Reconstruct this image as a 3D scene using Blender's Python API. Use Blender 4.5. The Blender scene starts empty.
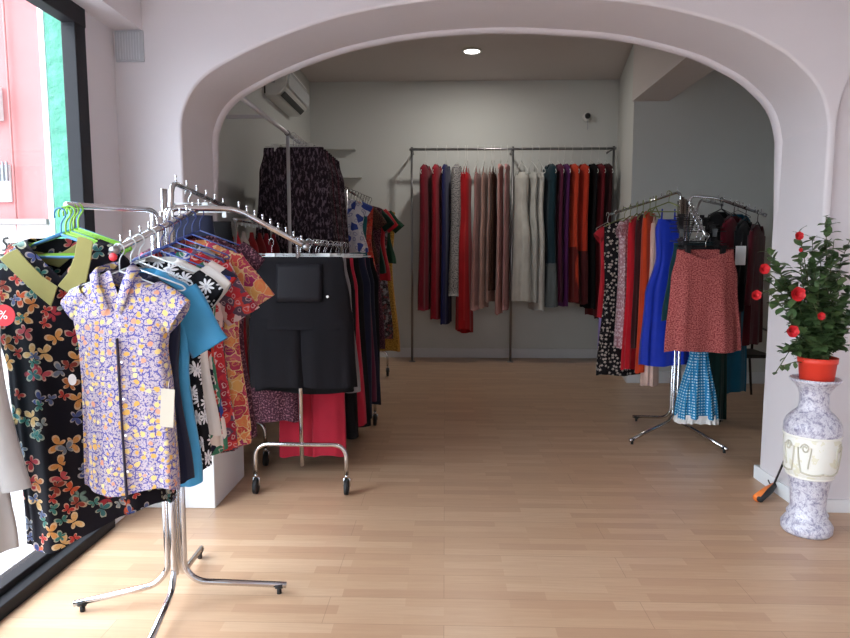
import bpy, bmesh, math, random
from mathutils import Vector, Matrix
random.seed(7)
PI = math.pi
scene = bpy.context.scene
COL = scene.collection

# ---------------------------------------------------------------- camera
F_PX, CX, CY, VX, VY, H = 640.0, 425.0, 319.0, 445.0, 255.0, 1.4
pitch = math.atan2(CY - VY, F_PX)
yaw = math.atan((VX - CX) / math.hypot(F_PX, CY - VY))
cam_d = bpy.data.cameras.new('camera')
cam = bpy.data.objects.new('camera', cam_d)
COL.objects.link(cam)
cam_d.sensor_width = 36.0
cam_d.lens = 36.0 * F_PX / 850.0
cam.location = (0, 0, H)
cam.rotation_euler = (PI / 2 - pitch, 0, yaw)
scene.camera = cam
# ---------------------------------------------------------------- light
scene.view_settings.view_transform = 'Standard'
scene.view_settings.look = 'None'
scene.view_settings.gamma = 1.0
scene.view_settings.use_curve_mapping = False
scene.view_settings.exposure = -0.86
SKY_LOW, SKY_HIGH = 1.9, 25.0      # sky made brighter on the street side to strengthen the window light
world = bpy.data.worlds.new('overcast_sky')
scene.world = world
world.use_nodes = True
bg = world.node_tree.nodes['Background']
wt = world.node_tree
tc = wt.nodes.new('ShaderNodeTexCoord'); dt = wt.nodes.new('ShaderNodeVectorMath'); dt.operation = 'DOT_PRODUCT'
wt.links.new(tc.outputs['Generated'], dt.inputs[0]); dt.inputs[1].default_value = Vector((-.78, -.16, .60)).normalized()
mr = wt.nodes.new('ShaderNodeMapRange'); mr.interpolation_type = 'SMOOTHSTEP'
wt.links.new(dt.outputs['Value'], mr.inputs[0])
mr.inputs[1].default_value = .15; mr.inputs[2].default_value = .98; mr.inputs[3].default_value = SKY_LOW; mr.inputs[4].default_value = SKY_HIGH
wt.links.new(mr.outputs[0], bg.inputs[1])
bg.inputs[0].default_value = (0.80, 0.90, 1.0, 1)
sl = bpy.data.lights.new('sun', 'SUN'); sl.energy = 1.0; sl.angle = math.radians(8); sl.color = (1, .96, .9)
so = bpy.data.objects.new('sun', sl); COL.objects.link(so)
so.rotation_euler = Vector((-.25, .35, -.9)).to_track_quat('-Z', 'Y').to_euler()

_f = Vector((-math.sin(yaw) * math.cos(pitch), math.cos(yaw) * math.cos(pitch), -math.sin(pitch)))
_r = Vector((math.cos(yaw), math.sin(yaw), 0)); _u = _r.cross(_f)
def at(x, y, Y):
    """world point at depth Y that was measured at pixel x, y of the photograph"""
    d = _f + _r * ((x - CX) / F_PX) - _u * ((y - CY) / F_PX)
    return Vector((0, 0, H)) + d * (Y / d.y)

# ---------------------------------------------------------------- helpers
def lin(c):
    return tuple(((v / 255) / 12.92 if v / 255 <= .04045 else (((v / 255) + .055) / 1.055) ** 2.4) for v in c) + (1,)

def tag(o, label, cat, group=None, kind=None):
    o['label'] = label; o['category'] = cat
    if group: o['group'] = group
    if kind: o['kind'] = kind
    return o
def empty(name, label, cat, loc=(0, 0, 0), rotz=0, group=None):
    o = bpy.data.objects.new(name, None); COL.objects.link(o)
    o.location = loc; o.rotation_euler = (0, 0, rotz); o.empty_display_size = .1
    return tag(o, label, cat, group)
def link(name, me, parent=None, loc=None):
    o = bpy.data.objects.new(name, me); COL.objects.link(o)
    if parent: o.parent = parent
    if loc is not None: o.location = loc
    return o
def mesh(name, vs, fs, mat, smooth=False):
    me = bpy.data.meshes.new(name)
    me.from_pydata([tuple(v) for v in vs], [], fs)
    if mat: me.materials.append(mat)
    if smooth: me.polygons.foreach_set('use_smooth', [True] * len(me.polygons))
    me.update()
    return me

class MB:
    """collects shapes into one mesh"""
    def __init__(s): s.v = []; s.f = []; s.sm = []
    def add(s, vs, fs, smooth=False):
        b = len(s.v); s.v += [tuple(v) for v in vs]
        s.f += [[i + b for i in f] for f in fs]; s.sm += [smooth] * len(fs)
        return s
    def box(s, a, b):
        x0, y0, z0 = [min(p, q) for p, q in zip(a, b)]; x1, y1, z1 = [max(p, q) for p, q in zip(a, b)]
        return s.add([(x0, y0, z0), (x1, y0, z0), (x1, y1, z0), (x0, y1, z0), (x0, y0, z1), (x1, y0, z1), (x1, y1, z1), (x0, y1, z1)],
              [(0, 3, 2, 1), (4, 5, 6, 7), (0, 1, 5, 4), (1, 2, 6, 5), (2, 3, 7, 6), (3, 0, 4, 7)])
    def tube(s, pts, r, n=10, fillet=0, cap=True, closed=False):
        pts = [Vector(p) for p in pts]
        if fillet: pts = round_path(pts, fillet)
        rr = r if isinstance(r, (list, tuple)) else [r] * len(pts)
        vs = []; N = len(pts); up = None
        for i, p in enumerate(pts):
            if closed: t = (pts[(i + 1) % N] - pts[i - 1]).normalized()
            else: t = (pts[min(i + 1, N - 1)] - pts[max(i - 1, 0)]).normalized()
            if up is None:
                up = Vector((0, 0, 1)) if abs(t.z) < .9 else Vector((0, 1, 0))
            side = t.cross(up).normalized(); up = side.cross(t).normalized()
            for k in range(n):
                a = 2 * PI * k / n
                vs.append(p + side * (rr[i] * math.cos(a)) + up * (rr[i] * math.sin(a)))
        fs = []
        for i in range(N if closed else N - 1):
            j = (i + 1) % N
            for k in range(n):
                l = (k + 1) % n
                fs.append((i * n + k, i * n + l, j * n + l, j * n + k))
        if cap and not closed:
            fs.append(tuple(range(n))[::-1]); fs.append(tuple((N - 1) * n + k for k in range(n)))
        return s.add(vs, fs, True)
    def lathe(s, prof, n=40, c=(0, 0, 0), axis='z'):
        vs = []; fs = []
        for r, z in prof:
            for k in range(n):
                a = 2 * PI * k / n
                vs.append((c[0] + r * math.cos(a), c[1] + r * math.sin(a), c[2] + z))
        for i in range(len(prof) - 1):
            for k in range(n):
                l = (k + 1) % n
                fs.append((i * n + k, i * n + l, (i + 1) * n + l, (i + 1) * n + k))
        return s.add(vs, fs, True)
    def ball(s, c, r, n=12, m=8, sc=(1, 1, 1)):
        vs = []; fs = []
        for i in range(m + 1):
            b = PI * i / m
            for k in range(n):
                a = 2 * PI * k / n
                vs.append((c[0] + r * sc[0] * math.sin(b) * math.cos(a), c[1] + r * sc[1] * math.sin(b) * math.sin(a), c[2] + r * sc[2] * math.cos(b)))
        for i in range(m):
            for k in range(n):
                l = (k + 1) % n
                fs.append((i * n + k, (i + 1) * n + k, (i + 1) * n + l, i * n + l))
        return s.add(vs, fs, True)
    def me(s, name, mat):
        me = bpy.data.meshes.new(name); me.from_pydata(s.v, [], s.f)
        if mat: me.materials.append(mat)
        me.polygons.foreach_set('use_smooth', s.sm); me.update()
        return me
    def obj(s, name, mat, parent=None, bevel=0, loc=None):
        o = link(name, s.me(name, mat), parent, loc)
        if bevel:
            m = o.modifiers.new('b', 'BEVEL'); m.width = bevel; m.segments = 3; m.limit_method = 'ANGLE'; m.angle_limit = .7
        return o

def round_path(pts, rad, n=7):
    out = [pts[0]]
    for i in range(1, len(pts) - 1):
        a, b, c = pts[i - 1], pts[i], pts[i + 1]
        d1, d2 = (a - b), (c - b)
        k = min(rad, d1.length * .48, d2.length * .48)
        p, q = b + d1.normalized() * k, b + d2.normalized() * k
        for j in range(n + 1):
            t = j / n
            out.append(p * (1 - t) ** 2 + b * 2 * t * (1 - t) + q * t * t)
    out.append(pts[-1])
    return out

# ---------------------------------------------------------------- materials
class NT:
    """small node-expression builder"""
    def __init__(s, name):
        s.m = bpy.data.materials.new(name); s.m.use_nodes = True
        s.t = s.m.node_tree; s.b = s.t.nodes['Principled BSDF']; s.i = s.b.inputs
    def n(s, typ, **kw):
        nd = s.t.nodes.new(typ)
        for k, v in kw.items(): setattr(nd, k, v)
        return nd
    def put(s, inp, v):
        if isinstance(v, bpy.types.NodeSocket): s.t.links.new(v, inp)
        else: inp.default_value = v
    def math(s, op, a, b=0.0, c=0.0, clamp=False):
        nd = s.n('ShaderNodeMath', operation=op, use_clamp=clamp)
        s.put(nd.inputs[0], a); s.put(nd.inputs[1], b); s.put(nd.inputs[2], c)
        return nd.outputs[0]
    def mix(s, f, a, b, blend='MIX'):
        nd = s.n('ShaderNodeMix', data_type='RGBA', blend_type=blend)
        s.put(nd.inputs[0], f); s.put(nd.inputs[6], a); s.put(nd.inputs[7], b)
        return nd.outputs[2]
    def vmath(s, op, a, b=(0, 0, 0), scale=1.0):
        nd = s.n('ShaderNodeVectorMath', operation=op)
        s.put(nd.inputs[0], a); s.put(nd.inputs[1], b); nd.inputs[3].default_value = scale
        return nd.outputs[0]
    def obj(s): return s.n('ShaderNodeTexCoord').outputs['Object']
    def sep(s, v):
        nd = s.n('ShaderNodeSeparateXYZ'); s.put(nd.inputs[0], v); return nd.outputs
    def comb(s, x, y, z=0.0):
        nd = s.n('ShaderNodeCombineXYZ'); s.put(nd.inputs[0], x); s.put(nd.inputs[1], y); s.put(nd.inputs[2], z); return nd.outputs[0]
    def cloth_uv(s):
        """x runs round the cloth, y down it, in metres"""
        o = s.sep(s.obj())
        n_ = s.sep(s.n('ShaderNodeTexCoord').outputs['Normal']); k = s.math('GREATER_THAN', s.math('ABSOLUTE', n_[0]), .8)
        u = s.math('ADD', s.math('MULTIPLY', o[0], s.math('SUBTRACT', 1.0, k)), s.math('MULTIPLY', s.math('ADD', o[1], .37), k))
        return s.comb(u, o[2])
    def noise(s, v, scale, detail=2.0, rough=.5, out='Fac'):
        nd = s.n('ShaderNodeTexNoise'); s.put(nd.inputs['Vector'], v); nd.inputs['Scale'].default_value = scale
        nd.inputs['Detail'].default_value = detail; nd.inputs['Roughness'].default_value = rough
        return nd.outputs[0 if out == 'Fac' else 1]
    def voro(s, v, scale, feature='F1', rand=1.0, dims='2D'):
        nd = s.n('ShaderNodeTexVoronoi', feature=feature, voronoi_dimensions=dims)
        s.put(nd.inputs['Vector'], v); nd.inputs['Scale'].default_value = scale; nd.inputs['Randomness'].default_value = rand
        return nd.outputs
    def ramp(s, f, stops, interp='LINEAR'):
        nd = s.n('ShaderNodeValToRGB'); s.put(nd.inputs[0], f); cr = nd.color_ramp; cr.interpolation = interp
        while len(cr.elements) < len(stops): cr.elements.new(.5)
        for e, (p, c) in zip(cr.elements, stops): e.position = p; e.color = lin(c)
        return nd.outputs[0]
    def less(s, a, b): return s.math('LESS_THAN', a, b)
    def bump(s, h, strength=.3, dist=.002):
        nd = s.n('ShaderNodeBump'); nd.inputs['Strength'].default_value = strength; nd.inputs['Distance'].default_value = dist
        s.put(nd.inputs['Height'], h); s.t.links.new(nd.outputs[0], s.i['Normal'])
    def done(s, color=None, rough=.8, metal=0.0, spec=None, sheen=0.0):
        if color is not None: s.put(s.i['Base Color'], color)
        s.put(s.i['Roughness'], rough); s.i['Metallic'].default_value = metal
        if spec is not None: s.i['Specular IOR Level'].default_value = spec
        if sheen: s.i['Sheen Weight'].default_value = sheen
        return s.m

def plain(name, c, rough=.6, metal=0.0, spec=None):
    t = NT(name); return t.done(lin(c), rough, metal, spec)
_fab = {}
def fabric(name, c, rough=.85, weave=900, spec=.2, sheen=.15):
    if name in _fab: return _fab[name]
    t = NT(name); uv = t.cloth_uv()
    f = t.noise(uv, 6, 3)
    c2 = tuple(v * .82 for v in c)
    col = t.mix(f, lin(c2), lin(tuple(min(255, v * 1.06) for v in c)))
    t.bump(t.noise(uv, weave, 2), .25, .001)
    _fab[name] = t.done(col, rough, spec=spec, sheen=sheen)
    return _fab[name]

def wall_mat(name, c):
    t = NT(name); o = t.obj()
    col = t.mix(t.noise(o, 1.3, 3), lin(tuple(v * .97 for v in c)), lin(c))
    t.bump(t.math('ADD', t.noise(o, 9, 4), t.math('MULTIPLY', t.noise(o, 90, 3), .25)), .25, .006)
    return t.done(col, .75, spec=.3)

M = {}
M['wall'] = wall_mat('white_plaster', (214, 208, 211))
M['back_wall'] = wall_mat('cool_white_plaster', (216, 218, 214))
M['ceil'] = wall_mat('ceiling_paint', (214, 206, 202))
M['trim'] = plain('white_skirting_paint', (225, 226, 228), .45)
M['chrome'] = plain('polished_chrome', (205, 205, 208), .14, 1.0)
M['dull_steel'] = plain('dull_steel', (150, 150, 152), .35, 1.0)
M['rubber'] = plain('black_rubber', (28, 28, 30), .6)
M['black_alu'] = plain('black_window_frame', (26, 26, 31), .6, spec=.3)
M['white_plastic'] = plain('white_plastic', (226, 226, 222), .4)
M['clear_plastic'] = plain('translucent_plastic', (205, 210, 212), .25)
M['black_plastic'] = plain('black_plastic', (22, 22, 24), .4)
M['blue_plastic'] = plain('blue_plastic', (70, 130, 178), .4)
M['lime_plastic'] = plain('lime_plastic', (140, 200, 60), .4)
M['navy_wire'] = plain('navy_coated_wire', (52, 70, 130), .4)
M['olive_velvet'] = plain('olive_velvet', (140, 148, 92), .8)
M['paper'] = plain('tag_card', (228, 222, 205), .8)
M['tagcard'] = plain('cream_tag_card', (196, 188, 172), .85)
M['white_card'] = plain('white_tag', (245, 245, 245), .6)
M['red_tag'] = plain('red_tag', (205, 40, 52), .5)
M['red_text'] = plain('tag_lettering', (245, 225, 225), .6)
M['grey_vent'] = plain('grey_vent', (178, 180, 186), .6)

def floor_mat():
    t = NT('laminate_floor'); o = t.obj()
    def bricks(w, h, off):
        nd = t.n('ShaderNodeTexBrick'); nd.offset = .37; nd.offset_frequency = 2
        t.put(nd.inputs['Vector'], t.vmath('ADD', o, (off, off * .3, 0)))
        nd.inputs['Color1'].default_value = (0, 0, 0, 1); nd.inputs['Color2'].default_value = (1, 1, 1, 1)
        nd.inputs['Mortar'].default_value = (.5, .5, .5, 1)
        nd.inputs['Scale'].default_value = 1; nd.inputs['Mortar Size'].default_value = .0012 if h > .1 else .0005
        nd.inputs['Mortar Smooth'].default_value = .3
        nd.inputs['Brick Width'].default_value = w; nd.inputs['Row Height'].default_value = h
        return nd.outputs
    b1 = bricks(.42, .064, 0); b2 = bricks(1.26, .192, 0)
    g = t.sep(o)
    gv = t.comb(t.math('MULTIPLY', g[0], 1.6), t.math('MULTIPLY', g[1], 26), 0)
    grain = t.noise(gv, 3.2, 5, .6)
    base = t.ramp(b1[0], [(0, (184, 148, 119)), (.5, (194, 159, 128)), (1, (203, 171, 141))])
    base = t.mix(t.math('MULTIPLY', t.math('SUBTRACT', grain, .35, clamp=True), .9), base, lin((168, 130, 106)))
    base = t.mix(t.math('MULTIPLY', b2[1], .55), base, lin((120, 88, 64)))
    t.bump(t.math('SUBTRACT', grain, t.math('MULTIPLY', b2[1], 2)), .08, .002)
    return t.done(base, t.math('ADD', .24, t.math('MULTIPLY', grain, .16)), spec=.5)
M['floor'] = floor_mat()

# ---- printed cloths
def local_cell(t, uv, scale, rand=1.0):
    v = t.voro(uv, scale, rand=rand)
    loc = t.vmath('SCALE', t.vmath('SUBTRACT', uv, v['Position']), scale=scale)
    cs = t.sep(v['Color'])
    return loc, cs, v
def rotate(t, loc, ang):
    s = t.sep(loc); c, n = t.math('COSINE', ang), t.math('SINE', ang)
    x = t.math('SUBTRACT', t.math('MULTIPLY', s[0], c), t.math('MULTIPLY', s[1], n))
    y = t.math('ADD', t.math('MULTIPLY', s[0], n), t.math('MULTIPLY', s[1], c))
    return x, y
def ell(t, x, y, cx, cy, rx, ry):
    a = t.math('DIVIDE', t.math('SUBTRACT', x, cx), rx); b = t.math('DIVIDE', t.math('SUBTRACT', y, cy), ry)
    return t.math('ADD', t.math('MULTIPLY', a, a), t.math('MULTIPLY', b, b))
def butterfly_cloth():
    t = NT('butterfly_print'); uv = t.cloth_uv()
    col = lin((17, 14, 24))
    for layer, (sc, off) in enumerate([(15, (0, 0, 0)), (16, (3.3, 1.7, 0)), (22, (7.1, 4.4, 0))]):
        u2 = t.vmath('ADD', uv, off)
        loc, cs, v = local_cell(t, u2, sc, .8)
        x, y = rotate(t, loc, t.math('MULTIPLY', cs[0], 6.28))
        ax = t.math('ABSOLUTE', x)
        phi = t.math('ARCTAN2', ax, y); rad_ = t.math('POWER', t.math('ADD', t.math('MULTIPLY', x, x), t.math('MULTIPLY', y, y)), .5)
        l1 = t.math('MULTIPLY', t.math('COSINE', t.math('MULTIPLY', t.math('SUBTRACT', phi, .95), 1.9, clamp=False)), .50)
        l2 = t.math('MULTIPLY', t.math('COSINE', t.math('MULTIPLY', t.math('SUBTRACT', phi, 2.25), 2.2)), .34)
        l1 = t.math('MULTIPLY', l1, t.less(t.math('ABSOLUTE', t.math('SUBTRACT', phi, .95)), .82))
        l2 = t.math('MULTIPLY', l2, t.less(t.math('ABSOLUTE', t.math('SUBTRACT', phi, 2.25)), .7))
        d = t.math('DIVIDE', rad_, t.math('MAXIMUM', t.math('MAXIMUM', l1, l2), .001))
        wing = t.less(d, 1.0)
        rim = t.math('GREATER_THAN', d, .78)
        if layer == 0:
            c = t.ramp(cs[1], [(0, (214, 92, 48)), (.2, (228, 158, 84)), (.4, (176, 50, 60)), (.55, (232, 186, 120)), (.7, (206, 84, 92)), (.85, (120, 150, 140))], 'CONSTANT')
        elif layer == 1:
            c = t.ramp(cs[1], [(0, (70, 84, 140)), (.25, (60, 120, 122)), (.5, (120, 132, 150)), (.7, (150, 60, 44)), (.85, (200, 120, 60))], 'CONSTANT')
        else:
            c = t.ramp(cs[1], [(0, (96, 110, 150)), (.3, (196, 60, 50)), (.55, (150, 160, 160)), (.75, (60, 130, 120))], 'CONSTANT')
        c = t.mix(t.math('MULTIPLY', rim, .5), c, t.ramp(cs[2], [(0, (236, 220, 190)), (.5, (40, 30, 40))], 'CONSTANT'))
        c = t.mix(t.math('MULTIPLY', t.noise(u2, 160, 2), .5), c, lin((40, 30, 40)))
        body = t.less(t.math('ABSOLUTE', x), .02)
        c = t.mix(body, c, lin((17, 14, 24)))
        on = t.math('MULTIPLY', wing, t.less(cs[2], (.66, .42, .32)[layer]))
        col = t.mix(on, col, c)
    t.bump(t.noise(uv, 700, 2), .2, .001)
    return t.done(col, .8, spec=.2)
def blouse_cloth():
    t = NT('purple_yellow_floral'); uv = t.cloth_uv()
    w = t.vmath('ADD', uv, t.vmath('SCALE', t.vmath('SUBTRACT', t.noise(uv, 60, 2, out='Color'), (.5, .5, .5)), scale=.012))
    base = t.ramp(t.noise(uv, 150, 3, .7), [(.40, (98, 90, 150)), (.47, (166, 156, 180)), (.53, (208, 198, 202)), (.62, (180, 160, 168))])
    ed = t.voro(w, 44, 'DISTANCE_TO_EDGE', .9)['Distance']
    col = t.mix(t.math('MULTIPLY', t.less(ed, .07), t.math('GREATER_THAN', t.noise(uv, 90, 1), .46)), base, lin((84, 82, 160)))
    v = t.voro(w, 44, rand=.9)
    cs = t.sep(v['Color'])
    yel = t.math('MULTIPLY', t.less(v['Distance'], t.math('ADD', .17, t.math('MULTIPLY', cs[1], .22))), t.math('GREATER_THAN', cs[0], .35))
    yc = t.ramp(cs[2], [(0, (232, 206, 132)), (.4, (226, 178, 96)), (.7, (236, 222, 160)), (.88, (222, 160, 130))], 'CONSTANT')
    col = t.mix(yel, col, yc)
    return t.done(col, .8, spec=.2)
def daisy_cloth(name, bgc, pc, cc, scale, n=7, rr=.42, keep=1.0):
    t = NT(name); uv = t.cloth_uv()
    loc, cs, v = local_cell(t, uv, scale, .8)
    s = t.sep(loc)
    ang = t.math('ARCTAN2', s[1], s[0]); r = v['Distance']
    pet = t.math('ABSOLUTE', t.math('COSINE', t.math('MULTIPLY', t.math('ADD', ang, t.math('MULTIPLY', cs[0], 3)), n / 2)))
    m = t.math('MULTIPLY', t.less(r, t.math('MULTIPLY', t.math('ADD', .25, t.math('MULTIPLY', pet, .75)), rr)), t.less(cs[1], keep))
    col = t.mix(m, lin(bgc), lin(pc))
    col = t.mix(t.math('MULTIPLY', t.less(r, rr * .2), t.less(cs[1], keep)), col, lin(cc))
    return t.done(col, .82, spec=.2)
def blotch_cloth(name, stops, scale=30, warp=.02, rough=.82, line=None):
    """irregular patches of several colours"""
    t = NT(name); uv = t.cloth_uv()
    w = t.vmath('ADD', uv, t.vmath('SCALE', t.vmath('SUBTRACT', t.noise(uv, scale * 1.3, 2, out='Color'), (.5, .5, .5)), scale=warp))
    v = t.voro(w, scale)
    n = len(stops)
    col = t.ramp(t.sep(v['Color'])[0], [(i / n, c) for i, c in enumerate(stops)], 'CONSTANT')
    if line:
        ed = t.voro(w, scale, 'DISTANCE_TO_EDGE')['Distance']
        col = t.mix(t.less(ed, .06), col, lin(line))
    ring = t.math('LESS_THAN', t.math('ABSOLUTE', t.math('SUBTRACT', v['Distance'], .22)), .05)
    col = t.mix(t.math('MULTIPLY', ring, .6), col, lin(stops[1]))
    return t.done(col, rough, spec=.2)
def speckle_cloth(name, bgc, fg, scale, thr=.55, detail=3, zs=1.0):
    t = NT(name); uv = t.vmath('MULTIPLY', t.cloth_uv(), (1, zs, 1))
    f = t.noise(uv, scale, detail, .7)
    col = t.ramp(f, [(thr - .04, bgc), (thr + .04, fg)])
    t.bump(f, .4, .002)
    return t.done(col, .85, spec=.2)
def dot_cloth(name, bgc, fg, scale):
    t = NT(name); uv = t.cloth_uv()
    v = t.voro(uv, scale, rand=0.0)
    return t.done(t.mix(t.less(v['Distance'], .24), lin(bgc), lin(fg)), .8, spec=.2)

P = {}
P['butterfly'] = butterfly_cloth()
P['blouse'] = blouse_cloth()
P['daisy'] = daisy_cloth('black_white_daisy', (18, 18, 24), (232, 232, 236), (200, 200, 210), 17, 9, .46)
P['rose_spot'] = daisy_cloth('black_rosebud_print', (22, 18, 22), (196, 184, 174), (150, 110, 100), 30, 5, .34, .85)
P['multi'] = blotch_cloth('red_blue_white_print', [(190, 48, 44), (226, 214, 208), (48, 66, 140), (196, 60, 50), (60, 120, 96), (30, 28, 50)], 22, .03)
P['redfloral'] = blotch_cloth('red_floral_print', [(186, 44, 52), (214, 190, 190), (150, 36, 56), (200, 70, 66), (92, 70, 90), (180, 50, 60)], 34, .02)
P['greyfloral'] = blotch_cloth('charcoal_floral_print', [(64, 60, 62), (150, 146, 146), (84, 74, 76), (44, 40, 44), (120, 60, 64)], 40, .02)
P['paisley'] = blotch_cloth('pink_gold_paisley', [(168, 56, 84), (208, 160, 96), (190, 70, 70), (150, 44, 96), (214, 130, 84), (186, 90, 110)], 26, .05, line=(214, 186, 140))
P['darkpaisley'] = speckle_cloth('burgundy_paisley', (58, 26, 40), (138, 96, 106), 95, .56)
P['skirtprint'] = speckle_cloth('dark_pleat_print', (40, 30, 38), (124, 108, 120), 55, .55, 4, .35)
P['greylace'] = speckle_cloth('grey_floral_lace', (60, 62, 72), (166, 162, 160), 70, .47)
P['pinkfloral'] = daisy_cloth('pink_floral', (176, 132, 140), (228, 210, 214), (160, 60, 80), 40, 5, .4)
P['tweed'] = speckle_cloth('coral_tweed', (128, 50, 54), (190, 108, 102), 110, .5)
P['polka'] = dot_cloth('turquoise_polka', (36, 128, 176), (190, 222, 234), 46)
P['silverhem'] = speckle_cloth('navy_silver_embroidery', (28, 44, 54), (150, 156, 156), 90, .52)
P['mustard'] = speckle_cloth('mustard_lace', (150, 108, 40), (196, 152, 70), 60, .5)
P['navyprint'] = blotch_cloth('navy_blue_print', [(40, 48, 84), (120, 136, 180), (28, 34, 60), (70, 84, 130)], 30, .03)
P['bluewhite'] = blotch_cloth('white_blue_print', [(226, 226, 232), (60, 80, 160), (214, 214, 222), (226, 226, 230)], 16, .03)
P['orangeprint'] = blotch_cloth('orange_red_print', [(196, 60, 44), (214, 120, 90), (150, 40, 40), (176, 70, 60)], 26, .04)
P['brownprint'] = speckle_cloth('brown_sequin', (48, 30, 28), (120, 84, 66), 130, .55)

# ---------------------------------------------------------------- setting
YF, YB, XW, ZC = 3.42, 3.93, -1.735, 3.05
YW = 8.70           # back wall
ZBC = 3.68          # back room ceiling
def struct(name, mb, mat, bevel=0):
    o = mb.obj(name, mat, bevel=bevel); o['kind'] = 'structure'; return o

# floor: one board surface through both rooms
struct('floor', MB().box((-1.86, -1.6, -.08), (4.6, 9.0, 0)), M['floor'])
struct('ceiling', MB().box((-1.86, -1.6, ZC), (3.4, YF, ZC + .15)).box((-1.95, YB - .1, ZBC), (4.6, 9.0, ZBC + .15)), M['ceil'])

# arch outline measured on the front plane of the dividing wall
arch_px = [(182, 150), (182, 120), (185, 105), (192, 90), (204, 76), (220, 65), (260, 44), (320, 21), (370, 9), (400, 4), (440, -1), (520, -5),
           (597, -1), (640, 3), (671, 9), (700, 16), (740, 28), (763, 40), (785, 52), (803, 68), (816, 82), (825, 100), (829, 125)]
arch = [at(x, y, YF) for x, y in arch_px]
AL, AR = arch[0].x, arch[-1].x
arch = [(p.x, p.z) for p in arch]
arch[0] = (AL, arch[0][1]); arch[1] = (AL, arch[1][1]); arch[-1] = (AR, arch[-1][1])
def smooth_curve(pts, k=3):
    for _ in range(k):
        o = [pts[0]]
        for a, b in zip(pts, pts[1:]):
            o.append((a[0] * .75 + b[0] * .25, a[1] * .75 + b[1] * .25)); o.append((a[0] * .25 + b[0] * .75, a[1] * .25 + b[1] * .75))
        o.append(pts[-1]); pts = o
    return pts
arch_s = [(AL, 0)] + [(AL, .5)] + smooth_curve(arch, 2) + [(AR, .5), (AR, 0)]
# the wall round the main arch, a thin pier, and the blind arch to its right
XN = AR + .045
nic = [(XN, 0), (XN, 1.9)] + [(XN + .38 - .38 * math.cos(a), 2.05 + .5 * math.sin(a)) for a in [PI / 2 * k / 10 for k in range(11)]] + [(3.05, 2.62), (3.05, 0)]
outl = [(XW - .14, 0), (XW - .14, ZBC)] + [(3.3, ZBC), (3.3, 0)] + nic[::-1] + arch_s[::-1]
def prism(outline, y0, y1):
    bm = bmesh.new()
    a = [bm.verts.new((x, y0, z)) for x, z in outline]
    f = bm.faces.new(a)
    ret = bmesh.ops.extrude_face_region(bm, geom=[f])
    for v in [g for g in ret['geom'] if isinstance(g, bmesh.types.BMVert)]: v.co.y = y1
    bmesh.ops.recalc_face_normals(bm, faces=bm.faces[:])
    return bm
bm = prism(outl, YF, YB)
# soften the plaster arris on the room side
be = [e for e in bm.edges if all(abs(v.co.y - YF) < 1e-5 for v in e.verts) and all(AL - .01 < v.co.x < 3.0 for v in e.verts) and all(v.co.z < 2.9 for v in e.verts) and not all(v.co.z < .01 for v in e.verts)]
bmesh.ops.bevel(bm, geom=be, offset=.016, segments=4, profile=.5, affect='EDGES')
bmesh.ops.triangulate(bm, faces=[f for f in bm.faces if len(f.verts) > 4])
me = bpy.data.meshes.new('wall_arch'); bm.to_mesh(me); bm.free(); me.materials.append(M['wall'])
me.polygons.foreach_set('use_smooth', [True] * len(me.polygons)); me.set_sharp_from_angle(angle=math.radians(35))
o = link('wall_arch', me); o['kind'] = 'structure'
wn = o.modifiers.new('n', 'WEIGHTED_NORMAL'); wn.keep_sharp = True; wn.weight = 100
# shallow back of the blind arch
struct('wall_niche', MB().box((AR + .03, YF + .035, 0), (3.29, YF + .2, 2.7)), M['wall'])
# raised rounded band on the far edge of the arch
def band():
    cx = sum(p[0] for p in arch_s) / len(arch_s); mb = MB(); vs = []; fs = []
    core = [(AL, 1.55), (AL, 1.75), (AL, 1.9)] + smooth_curve(arch, 2) + [(AR, 1.9), (AR, 1.75), (AR, 1.55)]
    prof = [(-.004, -.060), (.010, -.052), (.018, -.036), (.020, -.008), (.016, .001), (-.02, .001)]   # inward, along y
    N = len(core)
    for i, (x, z) in enumerate(core):
        a = core[max(i - 1, 0)]; b = core[min(i + 1, N - 1)]
        tx, tz = b[0] - a[0], b[1] - a[1]; l = math.hypot(tx, tz) or 1
        nx, nz = tz / l, -tx / l
        fd = max(0, min(1, (z - 1.55) / .45))
        for d, y in prof:
            d = d * fd - .003 * (1 - fd)
            vs.append((x + nx * d, YB + y, z + nz * d))
    k = len(prof)
    for i in range(N - 1):
        for j in range(k - 1): fs.append((i * k + j, i * k + j + 1, (i + 1) * k + j + 1, (i + 1) * k + j))
    mb.add(vs, fs, True); return mb
struct('trim_1', band(), M['wall'])
# plinth of the left jamb, skirting of the right jamb
struct('trim_2', MB().box((XW, YF - .03, 0), (AL + .125, YB - .02, .30)), M['trim'], .006)
struct('baseboard_right_pier', MB().box((AR - .01, YF - .015, 0), (XN + .01, YB + .06, .085)), M['trim'], .004)
struct('baseboard_niche', MB().box((XN + .01, YF + .02, 0), (3.05, YF + .036, .07)), M['trim'])
# right wall of the front room
struct('wall_right', MB().box((3.3, -1.6, 0), (3.42, YF + .2, ZC)), M['wall'])
struct('wall_street', MB().box((XW - .14, -1.72, 0), (-.6, -1.6, ZC)).box((1.2, -1.72, 0), (3.42, -1.6, ZC)).box((-.6, -1.72, 2.5), (1.2, -1.6, ZC)), M['wall'])  # unseen wall with a door gap, added to cut daylight from behind the camera
# lowered soffit over the shop window, with the plaster above it
XS = at(142, 30, YF).x; ZS = at(142, 30, YF).z
struct('wall_left_soffit', MB().box((XW - .06, -1.6, ZS), (XS, YF, ZC)), M['wall'])
struct('wall_left', MB().box((XW - .055, 3.135, 0), (XW, YF, ZS)), M['wall'])
struct('trim_3', MB().box((XW - .02, 3.14, 0), (XW + .02, YF - .03, .06)), M['trim'], .004)
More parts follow.
